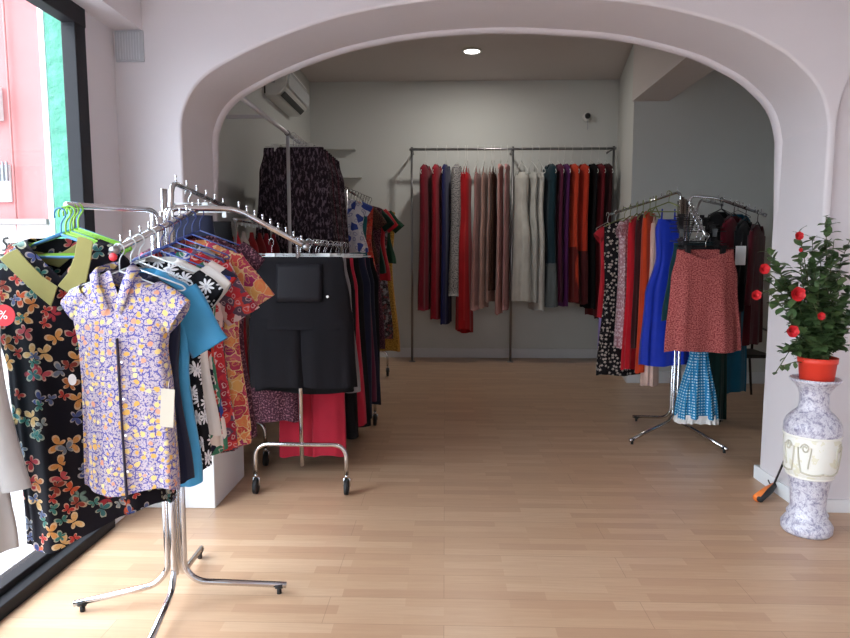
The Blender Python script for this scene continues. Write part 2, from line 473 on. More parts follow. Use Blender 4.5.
# back room
struct('wall_back', MB().box((-1.95, YW, 0), (2.6, YW + .15, ZBC)), M['back_wall'])
struct('wall_back_left', MB().box((-1.95, YB, 0), (-1.80, YW, ZBC)), M['back_wall'])
wr = [(2.27, 8.85), (2.27, YW), (2.0, 7.05), (3.6, 7.0), (3.6, 8.85)]
mb = MB(); n = len(wr)
mb.add([(x, y, 0) for x, y in wr] + [(x, y, ZBC) for x, y in wr], [tuple(range(n))[::-1], tuple(range(n, 2 * n))] + [(i, (i + 1) % n, n + (i + 1) % n, n + i) for i in range(n)])
struct('wall_back_right', mb, M['back_wall'])
struct('wall_side_right', MB().box((3.2, YB - .06, 0), (3.75, YB + .06, ZBC)).box((3.6, YB - .05, 0), (3.75, 8.85, ZBC)), M['back_wall'])
struct('trim_4', MB().box((1.98, YB, 3.02), (2.36, 7.05, ZBC)), M['ceil'])
struct('baseboard_back', MB().box((-1.8, YW - .018, 0), (2.27, YW, .13)), M['trim'], .003)
mb = MB().box((2.0, 7.0, 0), (3.6, 7.05, .13))
struct('baseboard_back_right', mb, M['trim'])

# shop window: black aluminium frame and glass, nearly the full height of the wall
win = MB()
x0, x1 = XW - .06, XW + .005
win.box((x0, -1.6, 0), (XW + .035, 3.14, .055))                      # sill rail, outer step
win.box((XW - .10, -1.6, 0), (XW - .02, 3.14, .085))
win.box((x0, -1.6, ZS - .085), (XW + .012, 3.14, ZS + .01))
win.box((x0, 3.05, 0), (XW + .008, 3.14, ZS))
win.box((x0, .05, 0), (XW + .02, .13, ZS))
o = win.obj('window_1', M['black_alu'], bevel=.004); o['kind'] = 'structure'
tg = NT('window_glass'); tr = tg.n('ShaderNodeBsdfTransparent'); gl = tg.n('ShaderNodeBsdfGlossy'); gl.inputs['Roughness'].default_value = 0
mx = tg.n('ShaderNodeMixShader'); mx.inputs[0].default_value = .04
tg.t.links.new(tr.outputs[0], mx.inputs[1]); tg.t.links.new(gl.outputs[0], mx.inputs[2])
tg.t.links.new(mx.outputs[0], tg.t.nodes['Material Output'].inputs[0])
g = MB().box((XW - .050, -1.6, .05), (XW - .042, 3.09, ZS - .05)).obj('window_pane', tg.m, o)

# vent grille high on the wall, left of the arch
v = empty('vent_grille', 'pale square louvred vent high on the wall beside the shop window', 'vent', at(129, 46, YF - .012))
w2 = .075
MB().box((-w2, .0, -w2 * 1.05), (w2, .012, w2 * 1.05)).obj('vent_frame', M['grey_vent'], v, .003)
mb = MB()
for i in range(9): mb.box((-w2 * .85 + i * w2 * .19, -.004, -w2 * .9), (-w2 * .85 + i * w2 * .19 + .006, .001, w2 * .9))
mb.obj('louvres', plain('louvre_grey', (192, 194, 200), .6), v)

# ---------------------------------------------------------------- street outside
t = NT('pink_render'); M['pink'] = t.done(t.mix(t.noise(t.obj(), 2.5, 4), lin((178, 112, 112)), lin((192, 128, 126))), .85)
t = NT('green_render'); f = t.noise(t.obj(), 5, 5, .6); t.bump(t.noise(t.obj(), 6, 4), 1.0, .06); M['green'] = t.done(t.mix(f, lin((52, 122, 100)), lin((88, 152, 130))), .8)
t = NT('paving'); b = t.n('ShaderNodeTexBrick'); t.put(b.inputs['Vector'], t.obj()); b.inputs['Scale'].default_value = 1
b.inputs['Brick Width'].default_value = .6; b.inputs['Row Height'].default_value = .4; b.inputs['Mortar Size'].default_value = .008
b.inputs['Color1'].default_value = lin((188, 184, 186)); b.inputs['Color2'].default_value = lin((176, 172, 176)); b.inputs['Mortar'].default_value = lin((120, 118, 122))
M['paving'] = t.done(b.outputs[0], .8)
t = NT('street_asphalt'); M['asphalt'] = t.done(t.mix(t.noise(t.obj(), 30, 4), lin((150, 148, 150)), lin((176, 174, 176))), .9)
struct('ground', MB().box((-30, -25, -.25), (30, 30, -.1)), M['asphalt'])
struct('ground_pavement', MB().box((-4.2, -12, -.1), (XW - .14, 6.0, -.04)), M['paving'])
YP = 7.0
bld = empty('street_building', 'pink rendered house across the street seen through the shop window', 'building', (-6.5, YP, -.1))
def bl(name, mb, mat): return mb.obj(name, mat, bld, loc=(6.5, -YP, .1))
xe = at(46, 120, YP).x
bl('wall', MB().box((-13, YP, -.1), (xe, YP + 3, 7)), M['pink'])
bl('plinth', MB().box((-13, YP - .06, -.1), (xe, YP, at(30, 222, YP).z)), plain('pale_stone', (214, 204, 198), .8))
bl('corner_strip', MB().box((xe, YP - .05, -.1), (xe + .06, YP + .5, 7)), M['trim'])
bl('ledge', MB().box((-13, YP - .1, at(30, 222, YP).z - .03), (xe, YP, at(30, 222, YP).z + .03)), plain('ledge_grey', (150, 140, 140), .8))
a, b2 = at(-30, 165, YP), at(13, 202, YP)
w = bl('window', MB().box((a.x, YP - .03, b2.z), (b2.x, YP + .02, a.z)), M['trim'])
mb = MB()
for i in range(14):
    xx = b2.x - .02 - i * .045
    mb.box((xx, YP - .06, a.z - .18), (xx + .015, YP - .035, a.z + .03))
mb.obj('window_bars', plain('grey_bars', (150, 150, 155), .6), w)
a, b2 = at(-25, 88, YP), at(4, 121, YP)
bl('shutter_box', MB().box((a.x, YP - .08, b2.z), (b2.x, YP, a.z)), M['trim'])
bl('drain_pipe', MB().tube([(at(9, 50, YP).x, YP - .05, -.1), (at(9, 50, YP).x, YP - .05, 6.5)], .012), M['pink'])
mb = MB()
def scr(pts): mb.tube([at(x, y, YP - .075) for x, y in pts], .011, 5, .03)
scr([(8, 238), (4, 238), (3, 242), (7, 245), (6, 250), (2, 250)])
scr([(9, 243), (9, 249), (11, 249), (12, 243)]); scr([(13.5, 249), (13.5, 243), (16, 244), (16, 250)]); scr([(-2, 255), (6, 254), (17, 253)])
bl('graffiti', mb, M['black_plastic'])
gp = tag(MB().box((at(50, 120, YP - .5).x, YP - .5, -.1), (at(120, 120, YP - .5).x, YP + .5, 7)).obj('green_pillar', M['green']), 'rough green rendered pillar outside beside the pink house', 'pillar')

# ---------------------------------------------------------------- back room fittings
lp = at(472, 53, 7.45); lp.z = ZBC
dl = empty('downlight', 'round recessed ceiling lamp glowing white in the back room', 'ceiling lamp', lp)
MB().lathe([(.088, 0), (.115, -.002), (.12, -.012), (.09, -.016), (.085, -.006)], 32).obj('trim_ring', M['white_plastic'], dl)
te = NT('lamp_diffuser'); te.i['Emission Color'].default_value = (1, .96, .9, 1); te.i['Emission Strength'].default_value = 22; te.done(lin((255, 255, 255)))
MB().lathe([(0.0001, -.008), (.086, -.008)], 32).obj('diffuser', te.m, dl)
ld = bpy.data.lights.new('downlight_lamp', 'AREA'); ld.shape = 'DISK'; ld.size = .16; ld.energy = 36; ld.color = (1, .95, .88)
lo = bpy.data.objects.new('downlight_lamp', ld); COL.objects.link(lo); lo.parent = dl; lo.location = (0, 0, -.02)

# wall air conditioner
yA, yB2 = 6.5, 7.5
ac = empty('air_conditioner', 'white split air conditioner high on the left wall of the back room', 'air conditioner', (-1.80, yA, 3.08))
zt, zl = .24, -.10
pr = [(0, zt), (.16, zt), (.215, zt - .03), (.235, zt - .14), (.215, -.02), (.13, zl), (0, zl)]
L = yB2 - yA; n = len(pr)
mb = MB(); mb.add([(x, 0, z) for x, z in pr] + [(x, L, z) for x, z in pr], [tuple(range(n)), tuple(range(n, 2 * n))[::-1]] + [(i, n + i, n + (i + 1) % n, (i + 1) % n) for i in range(n)])
mb.obj('body', M['white_plastic'], ac, .012)
mb = MB(); mb.add([(.2, .01, zt - .01), (.252, .03, zt - .12), (.235, .03, -.005), (.2, L - .01, zt - .01), (.252, L - .03, zt - .12), (.235, L - .03, -.005)], [(0, 1, 4, 3), (1, 2, 5, 4), (0, 2, 1), (3, 4, 5)])
mb.obj('front_panel', M['clear_plastic'], ac)
mb = MB(); mb.add([(.145, .05, zl + .012), (.19, .05, -.045), (.19, L - .05, -.045), (.145, L - .05, zl + .012)], [(0, 1, 2, 3)])
mb.v = [(x + .004, y, z - .004) for x, y, z in mb.v]; mb.obj('air_slot', M['black_plastic'], ac)
MB().box((.04, -.008, .02), (.11, 0, .10)).obj('side_cover', M['grey_vent'], ac, .003)
MB().box((0, -.006, -.08), (.012, .0, .2)).obj('mounting_edge', M['rubber'], ac)

p = at(587, 117, YW - .02)
cc = empty('dome_camera', 'small black round sensor with a white base on the back wall', 'security camera', p)
MB().lathe([(.0001, 0), (.06, 0), (.06, .012), (.0001, .02)], 24).obj('mounting_plate', M['white_plastic'], cc).rotation_euler = (PI / 2, 0, 0)
MB().ball((0, -.045, .005), .038).obj('lens', M['black_plastic'], cc)
MB().tube([(0, -.01, 0), (.01, -.012, -.16)], .004, 6).obj('cable', M['grey_vent'], cc)
for (px0, px1, py, wht) in ((322, 356, 150, 'upper'), (330, 362, 178, 'lower')):
    a, b2 = at(px0, py, YW), at(px1, py, YW)
    tag(MB().box((a.x, YW - .12, a.z - .012), (b2.x, YW, a.z + .012)).obj('wall_shelf', M['back_wall'], bevel=.003), 'short empty white wall shelf in the back left corner, the %s of two' % wht, 'shelf', 'white shelves in the back corner')

# ---------------------------------------------------------------- hangers
_hm = {}
def hanger(kind, mat, loc, rotz, label, group='hangers', scale=1.0, lean=0.0):
    """hook over the rail at the origin; cloth hangs in the local xz plane"""
    key = (kind, mat)
    if key not in _hm:
        m = M[mat]; hookm = M['chrome'] if kind in ('clip', 'wood') else m
        r = .0032 if kind != 'tube' else .0042
        d = {}
        d['hook'] = MB().tube([(-.021, 0, -.016), (-.024, 0, .004), (-.012, 0, .022), (.006, 0, .024), (.02, 0, .012), (.021, 0, -.008), (.006, 0, -.026), (0, 0, -.045), (0, 0, -.082)], r * .8, 6, .015).me('hook', hookm)
        if kind == 'clip':
            d['crossbar'] = MB().tube([(-.2, 0, -.085), (.2, 0, -.085)], .0045, 6).tube([(-.16, 0, -.07), (.16, 0, -.07)], .0025, 5).me('crossbar', m)
            for s in (-1, 1):
                d['clip' + str(s)] = MB().box((s * .12 - .015, -.014, -.125), (s * .12 + .015, .014, -.07)).box((s * .12 - .02, -.018, -.085), (s * .12 + .02, .018, -.065)).me('clip', m)
        else:
            rr = r if kind == 'wire' else .006
            d['shoulder_bar'] = MB().tube([(0, 0, -.08), (-.19, 0, -.150), (-.2, 0, -.162), (-.19, 0, -.168), (.19, 0, -.168), (.2, 0, -.162), (.19, 0, -.150), (0, 0, -.08)], rr, 6, .02).me('shoulder_bar', m)
        _hm[key] = d
    h = empty('hanger' if kind != 'clip' else 'clip_hanger', label, 'hanger', loc, rotz, group)
    h.scale = (scale,) * 3; h.rotation_euler.y = lean
    for k, me in _hm[key].items(): link(me.name.split('.')[0], me, h)
    return h

# ---------------------------------------------------------------- cloth
def interp(rows, z):
    for a, b in zip(rows, rows[1:]):
        if a[0] >= z >= b[0]:
            t = (a[0] - z) / max(1e-6, a[0] - b[0]); t = t * t * (3 - 2 * t) if len(rows) > 2 else t
            return [a[i] * (1 - t) + b[i] * t for i in range(1, 4)]
    return list(rows[-1][1:4]) if z < rows[-1][0] else list(rows[0][1:4])
def cloth(rows, nf=7, amp=.012, seed=0, neck=None, n=56, m=30, hemskew=0.0, hemwave=.008, pow_=.8, gather=1.0):
    """closed tube of cloth: rows are (z, half width, half depth, x shift)"""
    rows = [tuple(r) + (0,) * (4 - len(r)) for r in rows]
    rnd = random.Random(seed); ph = [rnd.uniform(0, 6.28) for _ in range(6)]
    z0, z1 = rows[0][0], rows[-1][0]
    mb = MB(); vs = []; fs = []
    zs = sorted(set([z0 + (z1 - z0) * i / m for i in range(m + 1)] + [r[0] for r in rows]), reverse=True)
    for z in zs:
        t = (z0 - z) / (z0 - z1); hw, hd, xs = interp(rows, z)
        A = amp * (t ** gather)
        for k in range(n):
            a = 2 * PI * k / n; c, s = math.cos(a), math.sin(a)
            x = hw * math.copysign(abs(c) ** pow_, c); y = hd * math.copysign(abs(s) ** pow_, s)
            w = math.sin(nf * a + ph[0] + .8 * math.sin(2.2 * t + ph[1])) + .45 * math.sin((nf * 2 + 1) * a + ph[2] + t * 1.5)
            y += A * w * (.35 + .65 * abs(s)) * (1 if s >= 0 else 1)
            x += A * .5 * math.sin(nf * a + ph[3]) * abs(c)
            zz = z
            if t > .5: zz += (t - .5) * 2 * (hemwave * math.sin(3 * a + ph[4]) - hemskew * x)
            if neck and s < .1:
                nw, nd = neck
                q = max(0, 1 - abs(x - xs) / nw)
                fall = max(0, 1 - (z0 - z) / (nd * 1.8))
                zz -= nd * q * fall * (1 if s < -.05 else .4)
            x += xs + .006 * math.sin(4 * t + ph[5]) * t
            vs.append((x, y, zz))
    N = len(zs)
    for i in range(N - 1):
        for k in range(n):
            l = (k + 1) % n
            fs.append((i * n + k, (i + 1) * n + k, (i + 1) * n + l, i * n + l))
    mb.add(vs, fs, True)
    return mb
def sleeve(mb, a, b, r0, r1, depth=.04, n=14, m=8, bend=0.0, seed=0):
    """flattened tube from a to b in the local xz plane"""
    a, b = Vector(a), Vector(b); d = b - a; per = Vector((-d.z, 0, d.x)).normalized()
    rnd = random.Random(seed); ph = rnd.uniform(0, 6)
    vs = []; fs = []
    for i in range(m + 1):
        t = i / m; c = a + d * t + per * bend * math.sin(PI * t); r = r0 * (1 - t) + r1 * t
        for k in range(n):
            q = 2 * PI * k / n
            w = 1 + .1 * math.sin(3 * q + ph + 4 * t)
            vs.append(c + per * (r * w * math.cos(q)) + Vector((0, depth * (1 - .3 * t) * w * math.sin(q), 0)))
    for i in range(m):
        for k in range(n):
            l = (k + 1) % n; fs.append((i * n + k, (i + 1) * n + k, (i + 1) * n + l, i * n + l))
    mb.add(vs, fs, True); return mb
def fy(rows, x, z):
    rows = [tuple(r) + (0,) * (4 - len(r)) for r in rows]
    hw, hd, xs = interp(rows, z); q = min(.97, abs((x - xs) / hw))
    return -hd * (1 - q ** 2) ** .5
def garment(name, kind, mat, loc, rotz, label, cat, L=.9, hw=.2, hd=.05, hem=None, amp=.012, nf=7, sl=None, seed=0, rows=None, neck=(.07, .07), scale=1.0, lower=None, group=None, sag=None, **kw):
    """kinds: dress, top, strap_dress, skirt, trousers, folded"""
    hem = hem or hw
    if rows is None:
        if kind in ('dress', 'top'):
            rows = [(-.088, .055, .03), (-.10, .085, .035), (-.15, hw * .95, hd * .8), (-.24, hw * .93, hd), (-.24 - (L - .15) * .35, hw * .84, hd), (-.09 - L, hem, hd * 1.15)]
        elif kind == 'strap_dress':
            rows = [(-.20, hw * .62, hd * .7), (-.27, hw * .78, hd), (-.27 - (L - .2) * .22, hw * .66, hd * .9), (-.27 - (L - .2) * .5, (hw + hem) * .5, hd * 1.1), (-.09 - L, hem, hd * 1.35)]; neck = (.06, .03)
        elif kind == 'skirt':
            rows = [(-.095, hw * .80, hd * .55), (-.13, hw * .81, hd * .6), (-.3, hw * .93, hd), (-.09 - L, hem, hd * 1.25)]; neck = sag
        elif kind == 'folded':
            rows = [(-.075, hw * .25, hd * .6), (-.2, hw, hd), (-.09 - L, hem, hd)]; neck = None
    if kind == 'trousers':
        rows = [(-.095, hw * .85, hd * .7), (-.30, hw, hd), (-.36, hw, hd)]; neck = None
        mb = cloth(rows, 3, .004, seed, None, hemwave=0)
        for s in (-1, 1):
            c2 = cloth([(-.30, hw * .52, hd * .95, s * hw * .48), (-.09 - L, hem * .48, hd * .8, s * hw * .5)], 4, amp * .6, seed + s, None, n=32, m=16)
            mb.add(c2.v, c2.f, True)
    else:
        mb = cloth(rows, nf, amp, seed, neck, **kw)
    if kind == 'strap_dress':
        for s in (-1, 1): mb.tube([(s * hw * .45, -.01, -.24), (s * hw * .4, 0, -.125), (s * hw * .42, .012, -.24)], .006, 6)
    if sl:
        for s in (-1, 1):
            if sl == 'cap': sleeve(mb, (s * hw * .72, 0, -.155), (s * hw * 1.18, 0, -.22), .052, .055, hd * .8, seed=seed)
            if sl == 'short': sleeve(mb, (s * hw * .72, 0, -.17), (s * (hw * 1.12 + .03), 0, -.34), .062, .068, hd * .8, seed=seed)
            if sl == 'long': sleeve(mb, (s * hw * .8, 0, -.18), (s * (hw * 1.1), 0, -.70), .06, .04, hd * .7, m=14, bend=s * -.02, seed=seed)
    o = mb.obj(name, mat)
    o.location = loc; o.rotation_euler = (0, 0, rotz); o.scale = (scale,) * 3
    if lower:       # a differently coloured lower tier, own mesh
        lm, lz = lower
        rl = [(lz,) + tuple(interp([tuple(r) + (0,) * (4 - len(r)) for r in rows], lz)[:2]), (-.1 - L - .01, hem, hd * 1.35)]
        rl = [(r[0], r[1] * 1.02 + .002, r[2] * 1.05 + .004) for r in rl]
        cloth(rl, nf, amp, seed, None, m=12, gather=.2).obj('lower_tier', lm, o)
    return tag(o, label, cat, group)

def price_tag(parent, loc, w=.035, h=.06, mat='paper', rot=0.0, roty=0.0):
    mb = MB().box((-w / 2, -.001, -h), (w / 2, .001, 0))
    o = mb.obj('price_tag', M[mat], parent); o.location = loc; o.rotation_euler = (0, rot, roty)
    MB().tube([(0, 0, -.004), (.002, .002, .03)], .0008, 4).obj('tag_string', M['white_card'], o)
    return o
def round_tag(parent, loc, r=.014, mat='white_card', sx=1.0):
    vs = [(sx * r * math.cos(2 * PI * k / 24), y, r * math.sin(2 * PI * k / 24)) for y in (-.001, .001) for k in range(24)]
    fs = [tuple(range(24)), tuple(range(24, 48))[::-1]] + [(k, 24 + k, 24 + (k + 1) % 24, (k + 1) % 24) for k in range(24)]
    return MB().add(vs, fs).obj('round_tag', M[mat], parent, loc=loc)

# ---------------------------------------------------------------- chrome rack builder
def four_way(label, base, legs, top, arms, r=.0125, spread=.032):
    root = empty('garment_rack', label, 'clothes rack', base)
    B = Vector(base)
    for (dx, dy), tz in legs:
        d = Vector((dx, dy, 0)).normalized(); o0 = d * spread
        mb = MB().tube([(dx, dy, .035), (o0.x + d.x * .05, o0.y + d.y * .05, .075), (o0.x, o0.y, .13), (o0.x, o0.y, tz)], r, 12, .06)
        lg = mb.obj('leg', M['chrome'], root)
        e = Vector((dx, dy, .035)); MB().tube([e - d * .015, e - d * .045], r * 1.12, 12).tube([e - d * .03 + Vector((0, 0, -.01)), e - d * .03 + Vector((0, 0, -.035))], r * .8, 10).obj('foot_cap', M['rubber'], lg)
    MB().tube([(0, 0, .11), (0, 0, top)], r * .8, 12).obj('stem', M['chrome'], root)
    for pts, pegs in arms:
        pts = [Vector(p) - B for p in pts]
        am = MB().tube(pts, r * .85, 12, .05).obj('arm', M['chrome'], root)
        if pegs:
            a, b2, k = pts[-2], pts[-1], pegs
            pm = MB().tube([(0, 0, 0), (0, 0, .022)], .0035, 6).ball((0, 0, .024), .005, 8, 6).me('peg', M['chrome'])
            for i in range(k):
                link('peg', pm, am, a + (b2 - a) * ((i + .4) / k) + Vector((0, 0, r * .7)))
            e = (b2 - a).normalized(); MB().tube([b2 - e * .01, b2 + e * .012], r * 1.05, 12).obj('end_cap', M['dull_steel'], am)
    return root

# ================================================================ front left rack
S = Vector((-1.085, 2.45, 0))
TA = at(66, 205, 2.05); zA = TA.z
sT = at(157, 212, 2.45)
B0, B1 = at(204, 210, 2.58), at(115, 250, 1.88)
C0, C1, C2 = at(204, 209, 2.52), at(236, 209, 2.56), at(306, 247, 2.62)
D0, D1 = at(172, 187, 2.60), at(228, 208, 3.18)
four_way('chrome four-way clothes rack standing nearest the shop window', S,
    [((-.37, -.10), sT.z - .01), ((.43, .07), sT.z - .01), ((-.05, .39), D0.z - .02), ((.06, -.42), sT.z - .02)], sT.z,
    [([(S.x - .02, S.y, 1.2), (S.x - .02, S.y, TA.z + .01), (TA.x, TA.y, TA.z)], 0),
     ([(S.x + .01, S.y, 1.2), (S.x + .01, S.y, B0.z), B0 + Vector((-.01, 0, .01)), B1], 11),
     ([(S.x + .02, S.y, 1.3), (S.x + .02, S.y, C0.z), C1, C2], 9),
     ([(S.x, S.y + .025, 1.3), (D0.x, D0.y, D0.z + .02), D1], 6)])

# clothes on the pegged front arm, from the camera back
def onB(t): return B1 + (B0 - B1) * t + Vector((0, 0, -.004))
# 1 blouse
hb = onB(.03)
brows = [(-.062, .042, .034, .012), (-.078, .055, .038), (-.125, .13, .045), (-.2, .152, .05), (-.30, .138, .052), (-.42, .142, .054, .008), (-.73, .150, .056, .016)]
mb = cloth(brows, 5, .010, 3, (.035, .11), n=72, m=44, hemwave=.012)
sleeve(mb, (-.09, 0, -.135), (-.155, 0, -.195), .05, .052, .042, seed=1)
sleeve(mb, (.09, 0, -.135), (.185, 0, -.20), .05, .06, .044, seed=2)
o = mb.obj('blouse', P['blouse']); o.location = hb; o.rotation_euler = (0, 0, math.radians(-4))
tag(o, 'sleeveless button blouse with purple and yellow floral print, first on the pegged arm', 'blouse')
mb = MB()     # stand collar, open at the throat
for s in (-1, 1):
    pts = [(s * .010, -.046, -.17), (s * .036, -.052, -.10), (s * .048, -.036, -.052), (s * .034, .02, -.038), (s * .016, .03, -.036)]
    vs = []
    for i, (x, y, z) in enumerate(pts):
        wdt = .022 - .004 * (i == 0)
        vs += [(x, y - .004, z), (x + s * wdt, y - .004, z - .022), (x + s * wdt, y + .002, z - .024), (x, y + .002, z - .002)]
    fs = []
    for i in range(len(pts) - 1):
        for j in range(4): fs.append((i * 4 + j, i * 4 + (j + 1) % 4, i * 4 + 4 + (j + 1) % 4, i * 4 + 4 + j))
    mb.add(vs, fs, True)
mb.obj('collar', P['blouse'], o)
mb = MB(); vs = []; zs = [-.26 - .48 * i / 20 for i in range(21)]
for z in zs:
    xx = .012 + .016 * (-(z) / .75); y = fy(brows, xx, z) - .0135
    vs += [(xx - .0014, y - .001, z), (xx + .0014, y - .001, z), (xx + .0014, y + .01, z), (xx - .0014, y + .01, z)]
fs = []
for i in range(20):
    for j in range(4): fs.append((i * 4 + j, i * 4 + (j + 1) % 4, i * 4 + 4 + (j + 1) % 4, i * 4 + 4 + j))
mb.add(vs, fs, True); mb.obj('placket_shade_strip', plain('placket_slit_shadow', (62, 58, 80), .9), o)  # thin dark strip imitating the shade in the blouse's front opening
for i in range(5):
    z = -.22 - i * .11; link('button', MB().ball((0, 0, 0), .0045, 10, 6, (1, .5, 1)).me('button', M['white_card']), o, (.03 + .01 * i / 5, fy(brows, .03, z) - .014, z))
round_tag(o, (-.125, -.066, -.385), .017, 'white_card', .75).name = 'paper_tag'
price_tag(o, (.165, -.052, -.41), .042, .115, 'tagcard', .08)
MB().ball((0, 0, 0), .012, 12, 8, (1.1, .6, 1)).obj('size_marker', M['red_tag'], o, loc=(.0, -.03, -.022))
hanger('wire', 'clear_plastic', hb, 0, 'clear hanger carrying the purple and yellow floral blouse', 'hangers on the front rack', .8)

seq = [  # t, mat, kind, hw, L, sleeve, desc, name, cat, hanger mat
    (.13, fabric('navy_cotton', (28, 32, 56)), 'top', .165, .66, None, 'navy sleeveless top just behind the purple floral blouse', 'top', 'top', 'clear_plastic'),
    (.21, fabric('sky_blue_satin', (70, 158, 208), .45), 'top', .178, .70, 'short', 'sky blue satin short-sleeved shirt on the pegged arm', 'shirt', 'shirt', 'clear_plastic'),
    (.33, P['daisy'], 'top', .178, .70, 'cap', 'black top with large white daisies next to the sky blue shirt', 'top', 'top', 'clear_plastic'),
    (.43, fabric('white_cotton', (232, 228, 224)), 'top', .178, .62, 'cap', 'plain white top between the daisy top and the printed tops', 'top', 'top', 'navy_wire'),
    (.53, P['multi'], 'top', .172, .72, 'cap', 'top in red, blue, green and white print behind the white top', 'top', 'top', 'navy_wire'),
    (.62, P['redfloral'], 'top', .185, .74, 'short', 'red floral short-sleeved tunic on the pegged arm', 'tunic', 'tunic', 'navy_wire'),
    (.71, P['greyfloral'], 'dress', .165, .78, None, 'charcoal and grey floral sleeveless dress squeezed between red prints', 'dress', 'dress', 'navy_wire'),
    (.82, P['paisley'], 'dress', .195, .80, 'short', 'pink and gold paisley tunic dress with short sleeves', 'dress', 'dress', 'navy_wire'),
    (.93, P['darkpaisley'], 'dress', .19, .82, 'cap', 'burgundy speckled dress, last on the pegged arm', 'dress', 'dress', 'navy_wire')]
for i, (tt, m, kd, hw, L, sl, desc, nm, cat, hm) in enumerate(seq):
    p = onB(tt)
    garment(nm, kd, m, p, math.radians(-3 + (i * 37 % 9) - 2), desc, cat, L, hw, .034, hw * 1.02, .012, 6, sl, seed=20 + i)
    hanger('wire', hm, p, 0, ('clear' if hm == 'clear_plastic' else 'navy wire') + ' hanger carrying the ' + ' '.join(desc.split()[:11]), 'hangers on the front rack', .85 if hw > .16 else .8)

# butterfly dress and the stack of plastic hangers on the left arm
hd_ = Vector((at(60, 222, 1.98).x, 1.98, TA.z)) ; hd_ = at(62, 214, 1.99)
drows = [(-.075, .10, .05), (-.10, .155, .055), (-.17, .205, .055), (-.30, .215, .06, 0), (-.50, .20, .06, .02), (-1.0, .225, .085, .075)]
mb = cloth(drows, 6, .018, 5, (.11, .12), n=80, m=44, hemskew=-.30, hemwave=.018)
o = mb.obj('dress', P['butterfly']); o.location = hd_; o.rotation_euler = (0, 0, math.radians(14))
tag(o, 'black dress with multicoloured butterfly print and olive collar by the window', 'dress')
olive = fabric('olive_satin', (164, 158, 96), .5)
def slab(poly, th, name, mat, parent):
    n = len(poly); vs = [(x, y, z) for x, y, z in poly] + [(x, y + th, z) for x, y, z in poly]
    fs = [tuple(range(n)), tuple(range(n, 2 * n))[::-1]] + [(i, n + i, n + (i + 1) % n, (i + 1) % n) for i in range(n)]
    ob = MB().add(vs, fs).obj(name, mat, parent); mo = ob.modifiers.new('b', 'BEVEL'); mo.width = .002; mo.segments = 2; return ob
def lp_(px, py, y): return ((px - 62) / 322.0, y, -(py - 214) / 322.0)
def cp(px, py):
    q = lp_(px, py, 0); return (q[0], -.068 + (q[2] + .10) * .16, q[2])
slab([cp(12, 259), cp(19, 253), cp(27, 249), cp(38, 263), cp(50, 276), cp(63, 286), cp(60, 296), cp(57, 305), cp(43, 292), cp(27, 275)], .006, 'collar', olive, o)
slab([cp(81, 237), cp(88, 238), cp(95, 242), cp(93, 260), cp(89, 280), cp(82, 299), cp(72, 292), cp(63, 285), cp(72, 273), cp(78, 257)], .006, 'collar', olive, o)
slab([lp_(27, 250, .03), lp_(50, 256, .04), lp_(80, 238, .03), lp_(76, 248, .034), lp_(52, 268, .045), lp_(32, 262, .034)], .005, 'back_collar', olive, o)
MB().box((-.02, .01, 0), (.02, .012, .009)).obj('brand_label', M['white_card'], o, loc=lp_(60, 279, .012))
for i in range(7):
    f = i / 6
    p = hd_ + (TA - hd_) * (f * .8) + Vector((.006 * (i % 3 - 1), .012 * i, 0))
    c = 'lime_plastic' if i in (1, 2, 4, 5) else 'blue_plastic'
    hanger('tube', c, p, math.radians(14 + (i * 29 % 17) - 8), ('blue hanger carrying the butterfly print dress' if i == 0 else '%s plastic hanger in the empty stack behind the butterfly dress' % ('lime green' if c[0] == 'l' else 'blue')), 'plastic hangers on the left arm', .8)

# the end of the next stand, mostly past the picture edge, with three garments reaching in
q = Vector((-1.46, 1.45, 0))
st = empty('garment_stand', 'chrome stand by the window holding the grey coat', 'clothes rack', q)
MB().tube([(0, 0, .02), (0, 0, 1.56), (0, .35, 1.56)], .012, 12, .06).obj('post', M['chrome'], st)
MB().tube([(-.2, -.15, .015), (.15, -.15, .015)], .012).tube([(-.2, .15, .015), (.15, .15, .015)], .012).tube([(0, -.15, .015), (0, .15, .015)], .012).obj('base', M['chrome'], st)
hx = Vector((-1.425, 1.62, 1.56))
def edge_g(nm, m, dy, dx, L, desc, cat, w=.19, sl=None, top=.10, **k):
    p = hx + Vector((dx, dy, -top))
    o = garment(nm, 'top', m, p, math.radians(10), desc, cat, L, w, .035, w * 1.05, .012, 6, sl, **k)
    hanger('wire', 'clear_plastic', p, math.radians(10), 'clear hanger carrying the ' + ' '.join(desc.split()[:11]), 'hangers on the side stand', .9)
    return o
gc = edge_g('coat', fabric('pale_grey_knit', (176, 172, 170)), 0.0, .018, .78, 'pale grey long-sleeved coat with red round tag beside the butterfly dress', 'coat', .215, 'long', seed=61)
edge_g('dress', P['navyprint'], .07, -.06, .74, 'navy and blue printed dress hanging behind the grey coat', 'dress', .235, seed=62)
edge_g('dress', fabric('turquoise', (30, 158, 164)), .14, -.12, .72, 'turquoise dress at the window side of the grey coat', 'dress', .24, seed=63)
rt = round_tag(gc, (.262, -.055, -.215), .028, 'red_tag')
fc = bpy.data.curves.new('percent_sign', 'FONT'); fc.body = '%'; fc.size = .032; fc.extrude = .0006; fc.align_x = 'CENTER'; fc.align_y = 'CENTER'; fc.materials.append(M['red_text'])
_t = bpy.data.objects.new('tmp', fc); COL.objects.link(_t); bpy.context.view_layer.update()
_m = bpy.data.meshes.new_from_object(_t.evaluated_get(bpy.context.evaluated_depsgraph_get())); bpy.data.objects.remove(_t)
fo = bpy.data.objects.new('percent_sign', _m); COL.objects.link(fo); fo.parent = rt; fo.location = (0, -.002, 0); fo.rotation_euler = (PI / 2, 0, 0)

